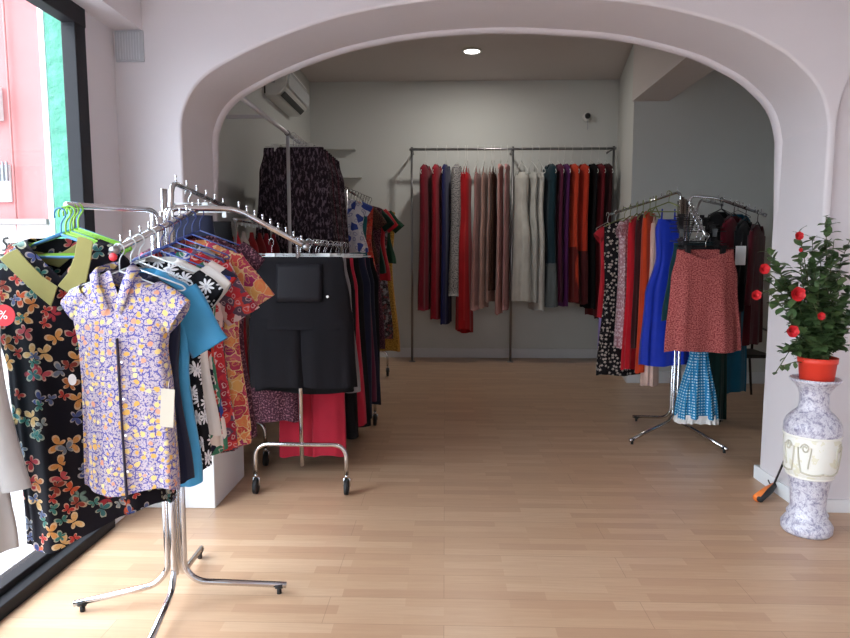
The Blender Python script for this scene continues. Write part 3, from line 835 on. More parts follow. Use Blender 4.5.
# dark trousers on the back arm
for i, (tt, m, desc) in enumerate([(.25, fabric('navy_crepe', (26, 30, 52)), 'navy trousers clipped on the back arm of the front rack'), (.6, fabric('black_crepe', (16, 15, 18), sheen=0), 'black trousers clipped beside the navy trousers on the front rack')]):
    p = D0 + (D1 - D0) * tt
    garment('trousers', 'trousers', m, p, 0, desc, 'trousers', .9, .12, .03, .12, .006, 4, seed=70 + i, scale=1)
    hanger('clip', 'clear_plastic', p, 0, 'clip hanger carrying the ' + ' '.join(desc.split()[:11]), 'hangers on the front rack', .62)

# ================================================================ rolling racks (left)
def rolling_rack(label, x, y0, y1, z, hw=.268, post_top=None, foot_h=.30):
    root = empty('rolling_rack', label, 'clothes rack', (x, y0, 0)); Lr = y1 - y0
    for yy in (0, Lr):
        fr = MB().tube([(-hw, yy, .12), (-hw, yy, foot_h), (hw, yy, foot_h), (hw, yy, .12)], .0125, 12, .09).obj('foot_frame', M['chrome'], root)
        for s in (-1, 1):
            c = MB().tube([(s * hw, yy, .125), (s * hw, yy, .095)], .010, 10).tube([(s * hw - .017, yy, .05), (s * hw - .017, yy + .01, .095), (s * hw + .017, yy + .01, .095), (s * hw + .017, yy, .05)], .006, 6, .01).obj('caster', M['chrome'], root)
            wm = MB(); nn = 24
            vs = [(s * hw + dx, yy + rr * math.cos(2 * PI * k / nn), .046 + rr * math.sin(2 * PI * k / nn)) for dx, rr in ((-.013, .036), (-.011, .045), (.011, .045), (.013, .036)) for k in range(nn)]
            fs = [(i * nn + k, i * nn + (k + 1) % nn, (i + 1) * nn + (k + 1) % nn, (i + 1) * nn + k) for i in range(3) for k in range(nn)] + [tuple(range(nn))[::-1], tuple(range(3 * nn, 4 * nn))]
            wm.add(vs, fs, True).obj('wheel', M['rubber'], c)
        MB().tube([(0, yy + .03, .16), (0, yy + .03, z)], .0125, 12).obj('post', M['chrome'], root)
    MB().tube([(0, 0, z), (0, Lr, z)], .0125, 12).obj('rail', M['chrome'], root)
    return root
XR = -.84; ZR = 1.475
rolling_rack('chrome rolling rack on casters holding the black shorts', XR, 3.62, 5.15, ZR)
p0 = Vector((XR, 3.66, ZR))
black = fabric('black_twill', (17, 15, 20), .85, sheen=0)
srows = [(-.085, .255, .02), (-.12, .262, .03), (-.35, .29, .05, .01), (-.45, .30, .055, .012), (-.50, .302, .055, .012)]
mb = cloth(srows, 5, .005, 9, None, n=80, m=20, hemwave=0)
for s in (-1, 1):
    c2 = cloth([(-.44, .160, .052, .012 + s * .144), (-.84, .166, .05, .012 + s * .148)], 5, .008, 10 + s, None, n=48, m=14, hemwave=.004); mb.add(c2.v, c2.f, True)
sh = mb.obj('shorts', black); sh.location = p0
tag(sh, 'wide black shorts with a stitched front panel clipped on the rolling rack', 'shorts')
pv = [(-.12, -.115), (.135, -.115), (.135, -.335), (-.12, -.335)]
mb = MB(); vs = []; fs = []; NX = 12
for iz in range(8):
    z = -.125 - .215 * iz / 7
    for ix in range(NX + 1):
        x = -.12 + .26 * ix / NX; vs.append((x, fy(srows, x, z) - .010, z))
for iz in range(7):
    for ix in range(NX):
        a = iz * (NX + 1) + ix; fs.append((a, a + 1, a + NX + 2, a + NX + 1))
pn = mb.add(vs, fs, True).obj('front_panel', fabric('black_satin_panel', (22, 20, 26), .6, sheen=0), sh); so_ = pn.modifiers.new('s', 'SOLIDIFY'); so_.thickness = .004
MB().ball((0, 0, 0), .008, 12, 8, (1, .5, 1)).obj('button', M['white_card'], sh, loc=(.175, -.058, -.31))
MB().box((-.03, -.002, -.006), (.03, .0, .006)).obj('size_label', M['grey_vent'], sh, loc=(-.05, .0, -.10)).rotation_euler = (0, -.2, 0)
h = hanger('clip', 'clear_plastic', p0, 0, 'clear clip hanger carrying the wide black shorts', 'clip hangers on the rolling rack', 1.0); h.scale = (1.32, 1, 1)
rl = [  # dy, mat, kind, hw, L, dx, desc
    (.10, fabric('black_crepe', (16, 15, 18), sheen=0), 'skirt', .27, .80, -.01, 'black skirt directly behind the wide black shorts', 'skirt', 'skirt'),
    (.17, P['darkpaisley'], 'skirt', .13, 1.0, -.20, 'burgundy speckled skirt at the left side of the rolling rack', 'skirt', 'skirt'),
    (.30, fabric('crimson_crepe', (172, 34, 54)), 'trousers', .20, 1.26, .0, 'crimson wide trousers showing below the black shorts', 'trousers', 'trousers'),
    (.40, fabric('grey_melange', (120, 116, 118)), 'skirt', .24, .86, .02, 'mid grey skirt showing as a strip beside the black shorts', 'skirt', 'skirt'),
    (.50, fabric('black_crepe', (16, 15, 18), sheen=0), 'trousers', .235, 1.20, .02, 'black wide trousers behind the crimson trousers', 'trousers', 'trousers'),
    (.62, fabric('crimson_crepe', (172, 34, 54)), 'skirt', .245, 1.14, .03, 'crimson long skirt between black trousers on the rolling rack', 'skirt', 'skirt'),
    (.74, fabric('brown_red', (120, 48, 40)), 'trousers', .2, 1.24, .02, 'rust brown trousers in the middle of the rolling rack', 'trousers', 'trousers'),
    (.88, fabric('black_crepe', (16, 15, 18), sheen=0), 'skirt', .25, 1.22, .03, 'black long skirt before the navy trousers on the rolling rack', 'skirt', 'skirt'),
    (1.04, fabric('navy_crepe', (26, 30, 52)), 'trousers', .25, 1.20, .04, 'dark navy trousers near the far end of the rolling rack', 'trousers', 'trousers'),
    (1.16, fabric('plum_crepe', (88, 30, 52)), 'skirt', .25, 1.10, .04, 'plum long skirt near the far end of the rolling rack', 'skirt', 'skirt'),
    (1.30, fabric('navy_dark', (22, 26, 44)), 'skirt', .26, 1.16, .05, 'midnight blue long skirt, last but one on the rolling rack', 'skirt', 'skirt'),
    (1.42, fabric('black_crepe', (16, 15, 18), sheen=0), 'trousers', .26, 1.12, .05, 'black trousers, last on the rolling rack', 'trousers', 'trousers')]
for i, (dy, m, kd, hw, L, dx, desc, nm, cat) in enumerate(rl):
    p = p0 + Vector((dx, dy, 0))
    garment(nm, kd, m, p, math.radians((i * 31 % 7) - 3), desc, cat, L, hw, .032, hw * 1.12, .010, 6, seed=80 + i)
    h = hanger('clip', 'clear_plastic', p, 0, 'clear clip hanger carrying the ' + ' '.join(desc.split()[:11]), 'clip hangers on the rolling rack', 1.0)
    h.scale = (min(1.0, hw / .2), 1, 1)

# narrow rack behind it with folded red trousers
XQ, ZQ = -1.36, 1.63
rolling_rack('chrome rolling rack with folded red trousers behind the front rack', XQ, 4.12, 5.0, ZQ, .17)
for i, (dy, c, nmc, nm2) in enumerate([(.0, (190, 36, 52), 'bright red', 'r1'), (.12, (206, 196, 186), 'cream', 'r2'), (.24, (150, 36, 40), 'brick red', 'r3'), (.38, (120, 30, 34), 'dark red', 'r4'), (.50, (160, 34, 48), 'crimson', 'r5'), (.64, (110, 24, 34), 'burgundy', 'r6')]):
    p = Vector((XQ + .015 * i, 4.16 + dy, ZQ))
    garment('trousers', 'folded', fabric('folded_' + nmc.replace(' ', '_'), c), p, 0, 'folded %s trousers clipped in the row above the black shorts' % nmc, 'trousers', 1.0, .045, .022, .06, .005, 3, seed=100 + i)
    hanger('clip', 'clear_plastic', p, 0, 'clear clip hanger carrying the folded %s trousers' % nmc, 'clip hangers on the narrow rack', .33)

# tall rail along the left wall, skirts
M['bright_steel'] = plain('bright_steel', (220, 220, 224), .3, .35)
XT, ZT = -1.25, 2.36
tr_ = empty('clothes_rail', 'tall chrome clothes rail along the left wall of the back room', 'clothes rack', (XT, 5.16, 0))
MB().tube([(0, -1.2, ZT), (0, 1.3, ZT)], .016, 14).obj('rail', M['bright_steel'], tr_)
for yy in (0, 1.25):
    MB().tube([(0, yy, 0), (0, yy, ZT - .015)], .0145, 14).obj('post', M['bright_steel'], tr_)
    MB().tube([(0, yy - .03, ZT), (0, yy + .03, ZT)], .022, 12).obj('bracket', M['dull_steel'], tr_)
MB().box((-.55, -.63, ZT - .012), (0, -.61, ZT + .012)).obj('wall_arm', M['bright_steel'], tr_)
for i in range(9):
    p = Vector((XT + .02, 5.26 + i * .095, ZT))
    mt = [P['skirtprint'], P['skirtprint'], P['darkpaisley']][i % 3] if i < 7 else P['skirtprint']
    nm = ['charcoal', 'smoky', 'burgundy'][i % 3]
    garment('skirt', 'skirt', mt, p, math.radians((i * 23 % 9) - 4), '%s patterned pleated skirt on the tall rail, %s' % (nm, ('nearest the post', 'second behind the post', 'third behind the post', 'fourth behind the post', 'fifth behind the post', 'sixth behind the post', 'seventh behind the post', 'last but one', 'last')[i]), 'skirt', .86 + .02 * (i % 3), .31, .045, .33, .026, 15, seed=120 + i, group='pleated skirts on the tall rail')
    h = hanger('clip', 'white_plastic' if i in (0, 3) else 'black_plastic', p, 0, '%s clip hanger carrying the %s pleated skirt' % ('white' if i in (0, 3) else 'black', ('nearest', 'second', 'third', 'fourth', 'fifth', 'sixth', 'seventh', 'eighth', 'ninth')[i]), 'hangers on the tall rail', 1.0); h.scale = (1.15, 1, 1)

# second rolling rack further back, blouses above long dresses
XK, ZK = -.93, 2.02
rolling_rack('chrome rolling rack with mixed blouses at the far left', XK, 6.05, 7.3, ZK, .27)
fk = [(.04, P['bluewhite'], 'top', .2, .50, 'cap', 'white blouse with blue print at the front of the far left rack', 'blouse'),
      (.14, fabric('teal_satin', (20, 98, 104), .5), 'dress', .2, .80, None, 'teal dress behind the blue and white blouse', 'dress'),
      (.28, P['orangeprint'], 'dress', .23, .82, None, 'orange red printed dress on the far left rack', 'dress'),
      (.40, P['brownprint'], 'top', .22, .62, 'short', 'brown patterned blouse on the far left rack', 'blouse'),
      (.52, P['darkpaisley'], 'dress', .27, 1.50, None, 'burgundy speckled maxi dress on the far left rack', 'dress'),
      (.66, fabric('bottle_green', (18, 50, 38)), 'top', .25, .72, 'short', 'bottle green short-sleeved top on the far left rack', 'top'),
      (.80, fabric('bright_red', (176, 32, 44)), 'top', .27, .80, 'short', 'red short-sleeved top between two green tops', 'top'),
      (.92, P['greyfloral'], 'dress', .27, 1.45, None, 'charcoal printed long dress before the mustard dress', 'dress'),
      (1.04, fabric('forest_green', (22, 66, 44)), 'top', .29, .62, 'short', 'forest green short-sleeved top nearest the back wall', 'top'),
      (1.16, P['mustard'], 'dress', .30, 1.62, None, 'mustard lace long dress at the end of the far left rack', 'dress')]
for i, (dy, m, kd, hw, L, sl, desc, nm) in enumerate(fk):
    p = Vector((XK + .012 * i - .02, 6.08 + dy, ZK))
    garment(nm, kd, m, p, math.radians((i * 31 % 9) - 4), desc, nm, L, hw, .04, hw * 1.08, .014, 7, sl, seed=140 + i)
    hanger('wire', 'black_plastic', p, 0, 'black hanger carrying the ' + ' '.join(desc.split()[:11]), 'hangers on the far left rack', 1.0)

# ================================================================ back wall rail
YR = 8.34
zr = at(511, 149, YR).z
rr_ = empty('clothes_rail', 'long chrome clothes rail with three posts before the back wall', 'clothes rack', (at(511, 300, YR).x, YR, 0))
ox = rr_.location.x
xl, xm, xr = at(412, 250, YR).x, ox, at(611, 250, YR).x
MB().tube([(xl - ox - .03, 0, zr), (xr - ox + .03, 0, zr)], .016, 12).obj('rail', M['dull_steel'], rr_)
for xx in (xl, xm, xr):
    MB().tube([(xx - ox, 0, 0), (xx - ox, 0, zr + .03)], .015, 12).obj('post', M['dull_steel'], rr_)
    MB().tube([(xx - ox, -.03, zr), (xx - ox, YW - YR, zr)], .013, 10).obj('wall_bracket', M['dull_steel'], rr_)
    MB().lathe([(.0001, .012), (.04, .010), (.045, 0)], 20, (xx - ox, 0, 0)).obj('floor_flange', M['dull_steel'], rr_)
fb = lambda n, c, r=.8: fabric(n, c, r)
bw = [ # x0, x1, ybot, mat, kind, desc, noun, lower
 (419, 433, 308, fb('deep_red', (118, 14, 34)), 'dress', 'deep red long dress, first at the left post of the back rail', 'dress', None),
 (431, 444, 317, fb('ruby', (148, 18, 38)), 'dress', 'ruby red long dress beside the deep red one', 'dress', None),
 (441, 452, 322, fb('royal_navy', (26, 28, 84)), 'dress', 'royal navy long dress beside the ruby dress', 'dress', None),
 (446, 470, 294, P['greylace'], 'dress', 'grey and black floral lace dress between navy and scarlet', 'dress', None),
 (456, 475, 330, fb('scarlet', (178, 22, 30)), 'strap_dress', 'scarlet long dress with pointed hem on the back rail', 'dress', None),
 (463, 472, 318, fb('light_red', (190, 44, 44)), 'strap_dress', 'thin bright red dress right behind the scarlet dress', 'dress', None),
 (473, 483, 308, fb('dusty_rose', (176, 128, 124)), 'strap_dress', 'dusty rose strappy dress beside the scarlet dress', 'dress', None),
 (480, 490, 306, fb('beige_pink', (190, 150, 138)), 'strap_dress', 'beige pink strappy dress on the back rail', 'dress', None),
 (487, 496, 300, fb('taupe_pink', (170, 134, 126)), 'strap_dress', 'taupe pink strappy dress before the sequin dress', 'dress', None),
 (490, 499, 288, P['brownprint'], 'strap_dress', 'dark brown sequin dress among the pink dresses', 'dress', None),
 (496, 506, 312, fb('salmon', (200, 148, 142)), 'dress', 'salmon pink long dress just left of the middle post', 'dress', None),
 (503, 512, 308, fb('old_pink', (182, 130, 130)), 'dress', 'old pink long dress against the middle post', 'dress', None),
 (509, 534, 299, fb('ivory', (206, 204, 196)), 'strap_dress', 'ivory tiered dress just right of the middle post', 'dress', None),
 (526, 538, 300, fb('off_white', (196, 196, 190)), 'strap_dress', 'off white slim dress beside the ivory tiered dress', 'dress', None),
 (533, 545, 308, fb('chalk', (204, 202, 196)), 'strap_dress', 'chalk white dress next to the dark teal dress', 'dress', None),
 (543, 557, 303, fb('dark_teal', (18, 50, 62)), 'dress', 'dark teal dress with silver embroidered hem', 'dress', (P['silverhem'], 262)),
 (554, 562, 300, fb('plum', (92, 22, 56)), 'dress', 'plum long dress between teal and purple', 'dress', None),
 (560, 569, 304, fb('purple', (88, 26, 92)), 'dress', 'purple long dress beside the orange dress', 'dress', None),
 (566, 578, 298, fb('orange', (206, 66, 38)), 'dress', 'orange dress with brick red lower part', 'dress', (fb('brick', (108, 28, 26)), 246)),
 (576, 588, 300, fb('vermilion', (196, 56, 32)), 'dress', 'vermilion dress with brown lower part beside the orange one', 'dress', (fb('dark_brick', (84, 30, 34)), 250)),
 (586, 596, 306, fb('black_crepe', (20, 19, 22)), 'dress', 'black long dress beside the vermilion dress', 'dress', None),
 (593, 604, 314, fb('wine', (108, 16, 30)), 'dress', 'wine red long dress near the right post', 'dress', None),
 (601, 611, 318, fb('maroon', (58, 12, 20)), 'dress', 'dark maroon long dress, last before the right post', 'dress', None)]
sc = YR / F_PX
for i, (a, b2, yb, m, kd, desc, nm, low) in enumerate(bw):
    p = at((a + b2) / 2, 151, YR); p.z = zr
    wv = (b2 - a) * sc; ang = math.radians((72 + (i * 13) % 6) * (1 if i < 12 else -1)); hw = .19
    hd = max(.022, wv / 2 - hw * .8 * math.cos(math.radians(74)))
    L = (yb - 151) * sc - .09
    lw = (low[0], -(low[1] - 151) * sc + .10) if low else None
    garment(nm, kd, m, p - Vector((0, 0, .10)), ang, desc, nm, L - .10, hw, min(hd, .075), hw * (1.0 + .25 * (i % 3 == 0)), .012, 8, seed=200 + i, lower=lw, n=44, m=22, hemskew=(.25 if i == 4 else 0))
    hanger('wire', 'white_plastic', p, ang, 'white hanger carrying the ' + ' '.join(desc.split()[:11]), 'hangers on the back rail', 1.0).scale.z = 1.9

# ================================================================ right rack
R = Vector((1.865, 5.15, 0))
zt = at(678, 197, 5.15).z
La, Lb = at(674, 191, 5.12), at(612, 214, 5.60)
Ra, Rb = at(716, 198, 5.10), at(765, 215, 5.02)
Fa, Fb = at(690, 203, 5.05), at(706, 236, 4.66)
Ka, Kb = at(700, 200, 5.3), at(722, 205, 5.65)
def fl(px, py):
    d = _f + _r * ((px - CX) / F_PX) - _u * ((py - CY) / F_PX); q = Vector((0, 0, H)) + d * ((.03 - H) / d.z); return (q.x - R.x, q.y - R.y)
four_way('chrome four-way clothes rack standing at the right of the back room', R,
    [(fl(630, 441), zt - .02), (fl(727, 450), zt - .02), (fl(633, 417), zt - .03), (fl(722, 421), zt - .03)], zt,
    [([(R.x - .02, R.y, 1.4), (R.x - .02, R.y, La.z), Lb], 9),
     ([(R.x + .05, R.y, 1.4), (R.x + .05, R.y, Ra.z + .02), Ra, Rb], 8),
     ([(R.x + .02, R.y - .02, 1.4), (Fa.x, Fa.y, Fa.z), Fb], 6),
     ([(R.x + .03, R.y + .02, 1.4), (Ka.x, Ka.y, Ka.z), Kb], 5)])
def onL(t): q = Vector((La.x, La.y, La.z)); q = q + (Lb - q) * t; return q + Vector((0, 0, -.004))
k = 5.0 / F_PX
lg = [ # t, mat, kind, hw, ybottom, rot, desc, noun, sleeve, hanger
 (.07, fabric('royal_blue', (24, 56, 190), .5), 'strap_dress', .13, 364, 8, 'royal blue flared dress next to the rack stem', 'dress', None, 'olive_velvet', .205),
 (.27, fabric('blush', (214, 180, 166)), 'strap_dress', .10, 384, 60, 'blush pink long dress below the royal blue hem', 'dress', None, 'olive_velvet', .11),
 (.36, fabric('tangerine', (206, 66, 30)), 'dress', .15, 370, 58, 'tangerine dress beside the royal blue dress', 'dress', None, 'olive_velvet', .16),
 (.47, fabric('dark_brown', (60, 22, 24)), 'dress', .15, 345, 60, 'dark brown dress between tangerine and red', 'dress', None, 'olive_velvet', .15),
 (.57, fabric('poppy', (196, 26, 40)), 'dress', .17, 366, 56, 'poppy red dress in the middle of the right rack', 'dress', None, 'olive_velvet', .20),
 (.68, P['pinkfloral'], 'top', .18, 345, 50, 'pink floral blouse beside the black rosebud dress', 'blouse', 'cap', 'olive_velvet', .18),
 (.78, P['rose_spot'], 'dress', .19, 374, 14, 'black dress with pale rosebuds beside the pink floral blouse', 'dress', None, 'olive_velvet', .22),
 (.93, fabric('coral_red', (186, 36, 48)), 'top', .17, 316, 30, 'coral red blouse, outermost on the right rack', 'blouse', 'cap', 'white_plastic', .17)]
for i, (tt, m, kd, hw, yb, rot, desc, nm, sl, hm, hem) in enumerate(lg):
    p = onL(tt)
    zb_ = H - (yb - VY) / F_PX * p.y
    L = (p.z - zb_) - .09
    garment(nm, kd, m, p, math.radians(rot), desc, nm, L, hw, .04, hem, .016, 8, sl, seed=240 + i)
    hanger('tube' if hm[0] == 'o' else 'wire', hm, p, math.radians(rot), ('olive velvet' if hm[0] == 'o' else 'white') + ' hanger carrying the ' + ' '.join(desc.split()[:11]), 'hangers on the right rack', .85)
# lilac top low behind the coral blouse
p = onL(.99) + Vector((-.03, .04, 0))
garment('dress', 'strap_dress', fabric('lilac', (150, 130, 190)), p, math.radians(40), 'lilac long dress peeping out below the coral red blouse', 'dress', 1.08, .08, .025, .08, .01, 6, seed=260)
hanger('wire', 'white_plastic', p, math.radians(40), 'white hanger carrying the lilac long dress', 'hangers on the right rack', .8)
# white tag hanging on the tangerine dress
d_t = [o for o in bpy.data.objects if o.get('label', '').startswith('tangerine')][0]
round_tag(d_t, (.03, -.085, -.42), .03).name = 'paper_tag'

# skirts on the front arm
p = Vector((at(706, 236, 4.62).x, 4.62, at(706, 236, 4.62).z))
sk = garment('skirt', 'skirt', P['tweed'], p, math.radians(4), 'coral tweed flared skirt at the front of the right rack', 'skirt', .73, .255, .05, .275, .02, 6, seed=270, sag=(.2, .075))
h = hanger('clip', 'black_plastic', p, math.radians(4), 'black clip hanger carrying the coral tweed skirt', 'clip hangers on the right rack'); h.scale = (1.05, 1, 1)
p2 = p + Vector((.0, .10, .02))
for i, (m, L, hw, desc, off) in enumerate([(fabric('black_crepe', (16, 15, 18), sheen=0), .60, .20, 'black skirt right behind the coral tweed skirt', 0), (fabric('dark_teal_skirt', (20, 60, 66)), .58, .20, 'dark teal skirt second behind the coral tweed skirt', .07)]):
    pp = p2 + Vector((.0, off, .012 + off * .3))
    garment('skirt', 'skirt', m, pp, math.radians(3 - 5 * i), desc, 'skirt', L, hw, .03, hw * 1.1, .012, 6, seed=275 + i)
    h = hanger('clip', 'black_plastic', pp, 0, 'black clip hanger carrying the ' + ' '.join(desc.split()[:11]), 'clip hangers on the right rack'); h.scale = (.95, 1, 1)
for i in range(5):
    h = hanger('clip', 'black_plastic', Fb + (Fa - Fb) * (.45 + .11 * i), math.radians(-20 + 13 * i), 'empty black clip hanger crowded above the coral tweed skirt', 'empty clip hangers above the tweed skirt', .95)
# polka dress with white ruffle
pp = p + Vector((.10, .28, .06)); zb_ = H - (417 - VY) / F_PX * pp.y
Lp = pp.z - zb_ - .09
prow = [(-.20, .07, .03), (-.5, .06, .03), (-.76, .033, .03), (-.82, .05, .035), (-.09 - Lp, .150, .10)]
mb = cloth(prow, 9, .022, 8, None, n=90, m=36, gather=1.6, hemwave=.006)
mb.tube([(-.05, 0, -.23), (-.03, 0, -.10), (-.05, .01, -.23)], .006, 6).tube([(.05, 0, -.23), (.03, 0, -.10), (.05, .01, -.23)], .006, 6)
pk = mb.obj('dress', P['polka']); pk.location = pp
tag(pk, 'turquoise polka dot dress with white ruffled hem below the tweed skirt', 'dress')
cloth([(-.06 - Lp, .146, .096), (-.125 - Lp, .162, .112)], 18, .012, 8, None, n=120, m=6, gather=.5, hemwave=.006).obj('ruffle', fabric('white_cotton', (232, 228, 224)), pk)
cloth([(-.76, .04, .035), (-.795, .046, .04)], 8, .006, 9, None, m=4, hemwave=0).obj('waist_ruffle', fabric('white_cotton', (232, 228, 224)), pk)
hanger('wire', 'black_plastic', pp, 0, 'black hanger carrying the turquoise polka dot dress', 'hangers on the right rack', .6)
# long green and teal on the back arm
for i, (px, yb, m, hw, desc, nm, Y) in enumerate([(722, 431, fabric('pine_green', (16, 50, 46)), .10, 'pine green long dress behind the turquoise polka dress', 'dress', 5.45), (738, 391, fabric('petrol', (20, 92, 120)), .14, 'petrol blue dress behind the maroon jacket', 'dress', 5.62)]):
    p = Vector((at(px, 210, Y).x, Y, Kb.z + .01)); zb_ = H - (yb - VY) / F_PX * Y
    garment(nm, 'dress', m, p, math.radians(20), desc, nm, p.z - zb_ - .09, hw, .05, hw * 1.15, .014, 6, seed=280 + i)
    hanger('wire', 'black_plastic', p, math.radians(20), 'black hanger carrying the ' + ' '.join(desc.split()[:11]), 'hangers on the right rack', .7)
# right arm: dark jackets
def onR(t): return Ra + (Rb - Ra) * t
for i, (tt, m, kd, hw, yb, rot, desc, nm, sl) in enumerate([
 (.12, fabric('black_wool', (18, 17, 20)), 'top', .17, 330, 35, 'black jacket nearest the stem on the right arm', 'jacket', 'long'),
 (.38, fabric('burgundy_wool', (104, 18, 36)), 'top', .17, 344, 42, 'burgundy coat on the right arm beside the flowering plant', 'coat', 'long'),
 (.62, fabric('black_wool', (18, 17, 20)), 'top', .18, 310, 48, 'black jacket with a white paper label on the right arm', 'jacket', 'long'),
 (.86, fabric('wine_wool', (78, 14, 26)), 'top', .18, 342, 52, 'dark wine coat, outermost on the right arm', 'coat', 'long')]):
    p = onR(tt); zb_ = H - (yb - VY) / F_PX * p.y
    g_ = garment(nm, kd, m, p, math.radians(rot), desc, nm, p.z - zb_ - .09, hw, .04, hw, .012, 6, sl, seed=290 + i)
    hanger('tube', 'black_plastic', p, math.radians(rot), 'black hanger carrying the ' + ' '.join(desc.split()[:11]), 'hangers on the right rack', .85)
    if i == 2: lbp = g_
a = at(741, 246, 4.82)
inv = (Matrix.Translation(lbp.location) @ Matrix.Rotation(lbp.rotation_euler.z, 4, 'Z')).inverted() @ a
price_tag(lbp, inv, .075, .14, 'white_card', 0, -math.radians(48))

# dark metal chair half hidden behind the right rack
ch = empty('metal_chair', 'dark metal chair half hidden behind the right clothes rack', 'chair', (at(738, 398, 6.2).x, 6.2, 0))
dm = plain('dark_bronze_metal', (46, 40, 38), .45, .6)
for sx, sy in ((-1, -1), (1, -1), (-1, 1), (1, 1)):
    MB().tube([(sx * .24, sy * .24, 0), (sx * .17, sy * .18, .45)], .012, 8).obj('leg', dm, ch)
MB().box((-.21, -.21, .44), (.21, .21, .475)).obj('seat', dm, ch, .012)
MB().tube([(-.2, .19, .45), (-.22, .24, .80), (0, .27, .88), (.22, .24, .80), (.2, .19, .45)], .013, 8, .12).tube([(-.2, -.16, .45), (-.25, -.14, .66), (-.24, .2, .70)], .010, 8, .08).tube([(.2, -.16, .45), (.25, -.14, .66), (.24, .2, .70)], .010, 8, .08).obj('backrest', dm, ch)

# ================================================================ vase and plant
V = Vector((1.845, 3.20, 0))
t = NT('violet_grey_marble'); o = t.obj()
wv = t.vmath('ADD', o, t.vmath('SCALE', t.noise(o, 12, 3, out='Color'), scale=.08))
f = t.noise(wv, 42, 5, .8)
M['marble'] = t.done(t.ramp(f, [(.36, (118, 112, 134)), (.47, (166, 162, 178)), (.56, (210, 207, 212)), (.68, (150, 146, 164))]), .28)
vz = empty('tall_vase', 'tall marbled ceramic vase with cream relief band beside the pier', 'vase', V)
Hv = at(811, 378, 3.20).z
pr = [(.0001, 0), (.122, 0), (.132, .012), (.134, .04), (.118, .062), (.104, .075), (.108, .095), (.096, .11), (.09, .13)]
body1 = pr
b2_ = [(.09, .13), (.096, .20), (.110, .27), (.116, .285)]
bandp = [(.116, .285), (.124, .292), (.134, .33), (.141, .40), (.144, .46), (.142, .48)]
up = [(.142, .48), (.147, .50), (.146, .53), (.135, .555), (.105, .585), (.082, .602), (.078, .612), (.074, .63), (.075, .67), (.085, .70), (.103, .722), (.120, .735), (.129, .742), (.131, .75), (.126, .754), (.115, .745), (.09, .72), (.065, .69), (.0001, .68)]
ksc = Hv / .752
sc_ = lambda L_: [(r, z * ksc) for r, z in L_]
MB().lathe(sc_(body1 + b2_[1:]), 56).obj('foot', M['marble'], vz)
MB().lathe(sc_(up), 56).obj('neck', M['marble'], vz)
cream = NT('cream_glaze'); fcr = cream.noise(cream.obj(), 20, 3); M['cream'] = cream.done(cream.mix(cream.math('MULTIPLY', cream.less(fcr, .42), .6), lin((224, 222, 214)), lin((208, 202, 168))), .3)
bd = MB().lathe(sc_(bandp), 56).obj('relief_band', M['cream'], vz)
def on_band(ang, z):
    rr = 0
    for (r0, z0), (r1, z1) in zip(bandp, bandp[1:]):
        if z0 <= z <= z1: rr = r0 + (r1 - r0) * (z - z0) / (z1 - z0)
    return Vector(((rr + .002) * math.sin(ang), -(rr + .002) * math.cos(ang), z * ksc))
mb = MB()
for c0 in (-2.1, -.0, 2.1):
    for s in (-1, 1):
        pts = [on_band(c0 + s * (.0 + .85 * q), .318 - .008 * math.sin(PI * q)) for q in [i / 8 for i in range(9)]]
        pts += [on_band(c0 + s * (.85 + .12 * math.sin(q * PI / 2)), .318 + .12 * q) for q in [i / 6 for i in range(1, 7)]]
        mb.tube(pts, .005, 6)
        sp = [on_band(c0 + s * (.72 + .16 * (1 - q * .7) * math.cos(q * 9)), .435 + .024 * (1 - q * .7) * math.sin(q * 9)) for q in [i / 18 for i in range(19)]]
        mb.tube(sp, .0045, 6)
        sp = [on_band(c0 + s * (.55 + .04 * math.cos(q * 3)), .34 + .10 * q) for q in [i / 8 for i in range(9)]]
        mb.tube(sp, .004, 6)
mb.obj('scroll_relief', plain('cream_relief', (190, 184, 166), .35), bd)
for zz in (.285, .483): MB().lathe([(.118 + (.146 - .118) * (zz > .4), zz * ksc - .006), (.124 + (.026) * (zz > .4), zz * ksc), (.118 + .028 * (zz > .4), zz * ksc + .006)], 56).obj('ring', plain('cream_relief2', (226, 222, 212), .3), bd)

vz.scale = (.88, .88, 1)
zp = .708 * ksc
pl_ = empty('potted_rose', 'leafy plant with red flowers in a red pot on the vase', 'plant', (V.x + .006, V.y, zp))
pot_h = at(813, 357, 3.2).z - zp
redp = plain('red_plastic_pot', (214, 58, 40), .45)
MB().lathe([(.0001, 0), (.070, 0), (.072, .004), (.084, pot_h - .03), (.088, pot_h - .028), (.090, pot_h), (.085, pot_h), (.080, pot_h - .03), (.0001, pot_h - .03)], 40).obj('pot', redp, pl_)
MB().lathe([(.0001, pot_h - .02), (.05, pot_h - .022), (.08, pot_h - .028)], 24).obj('soil', plain('potting_soil', (50, 36, 28), .95), pl_)
O = Vector(pl_.location)
def pxl(px, py, dy=0.0): return at(px, py, 3.2 + dy) - O
rnd = random.Random(11)
tips = [((799, 232), -.05), ((826, 216), .02), ((842, 262), .04), ((850, 290), .0), ((775, 265), -.06), ((768, 292), -.04), ((790, 285), -.10), ((812, 262), -.02), ((835, 300), -.08), ((858, 318), .03),
        ((790, 318), -.09), ((812, 300), -.13), ((830, 330), -.08), ((803, 335), -.10), ((784, 352), -.06), ((845, 345), -.03), ((822, 248), .06), ((808, 285), .08), ((838, 315), .10), ((795, 300), .06), ((768, 250), -.02), ((766, 278), .0), ((850, 240), .03), ((862, 262), .02), ((864, 300), .08), ((820, 280), -.12), ((812, 238), .0), ((834, 240), -.03), ((842, 280), -.1), ((800, 262), -.08), ((828, 268), -.1), ((782, 275), .0), ((818, 345), -.12), ((848, 325), -.08), ((800, 318), -.02)]
st = MB(); lf = MB()
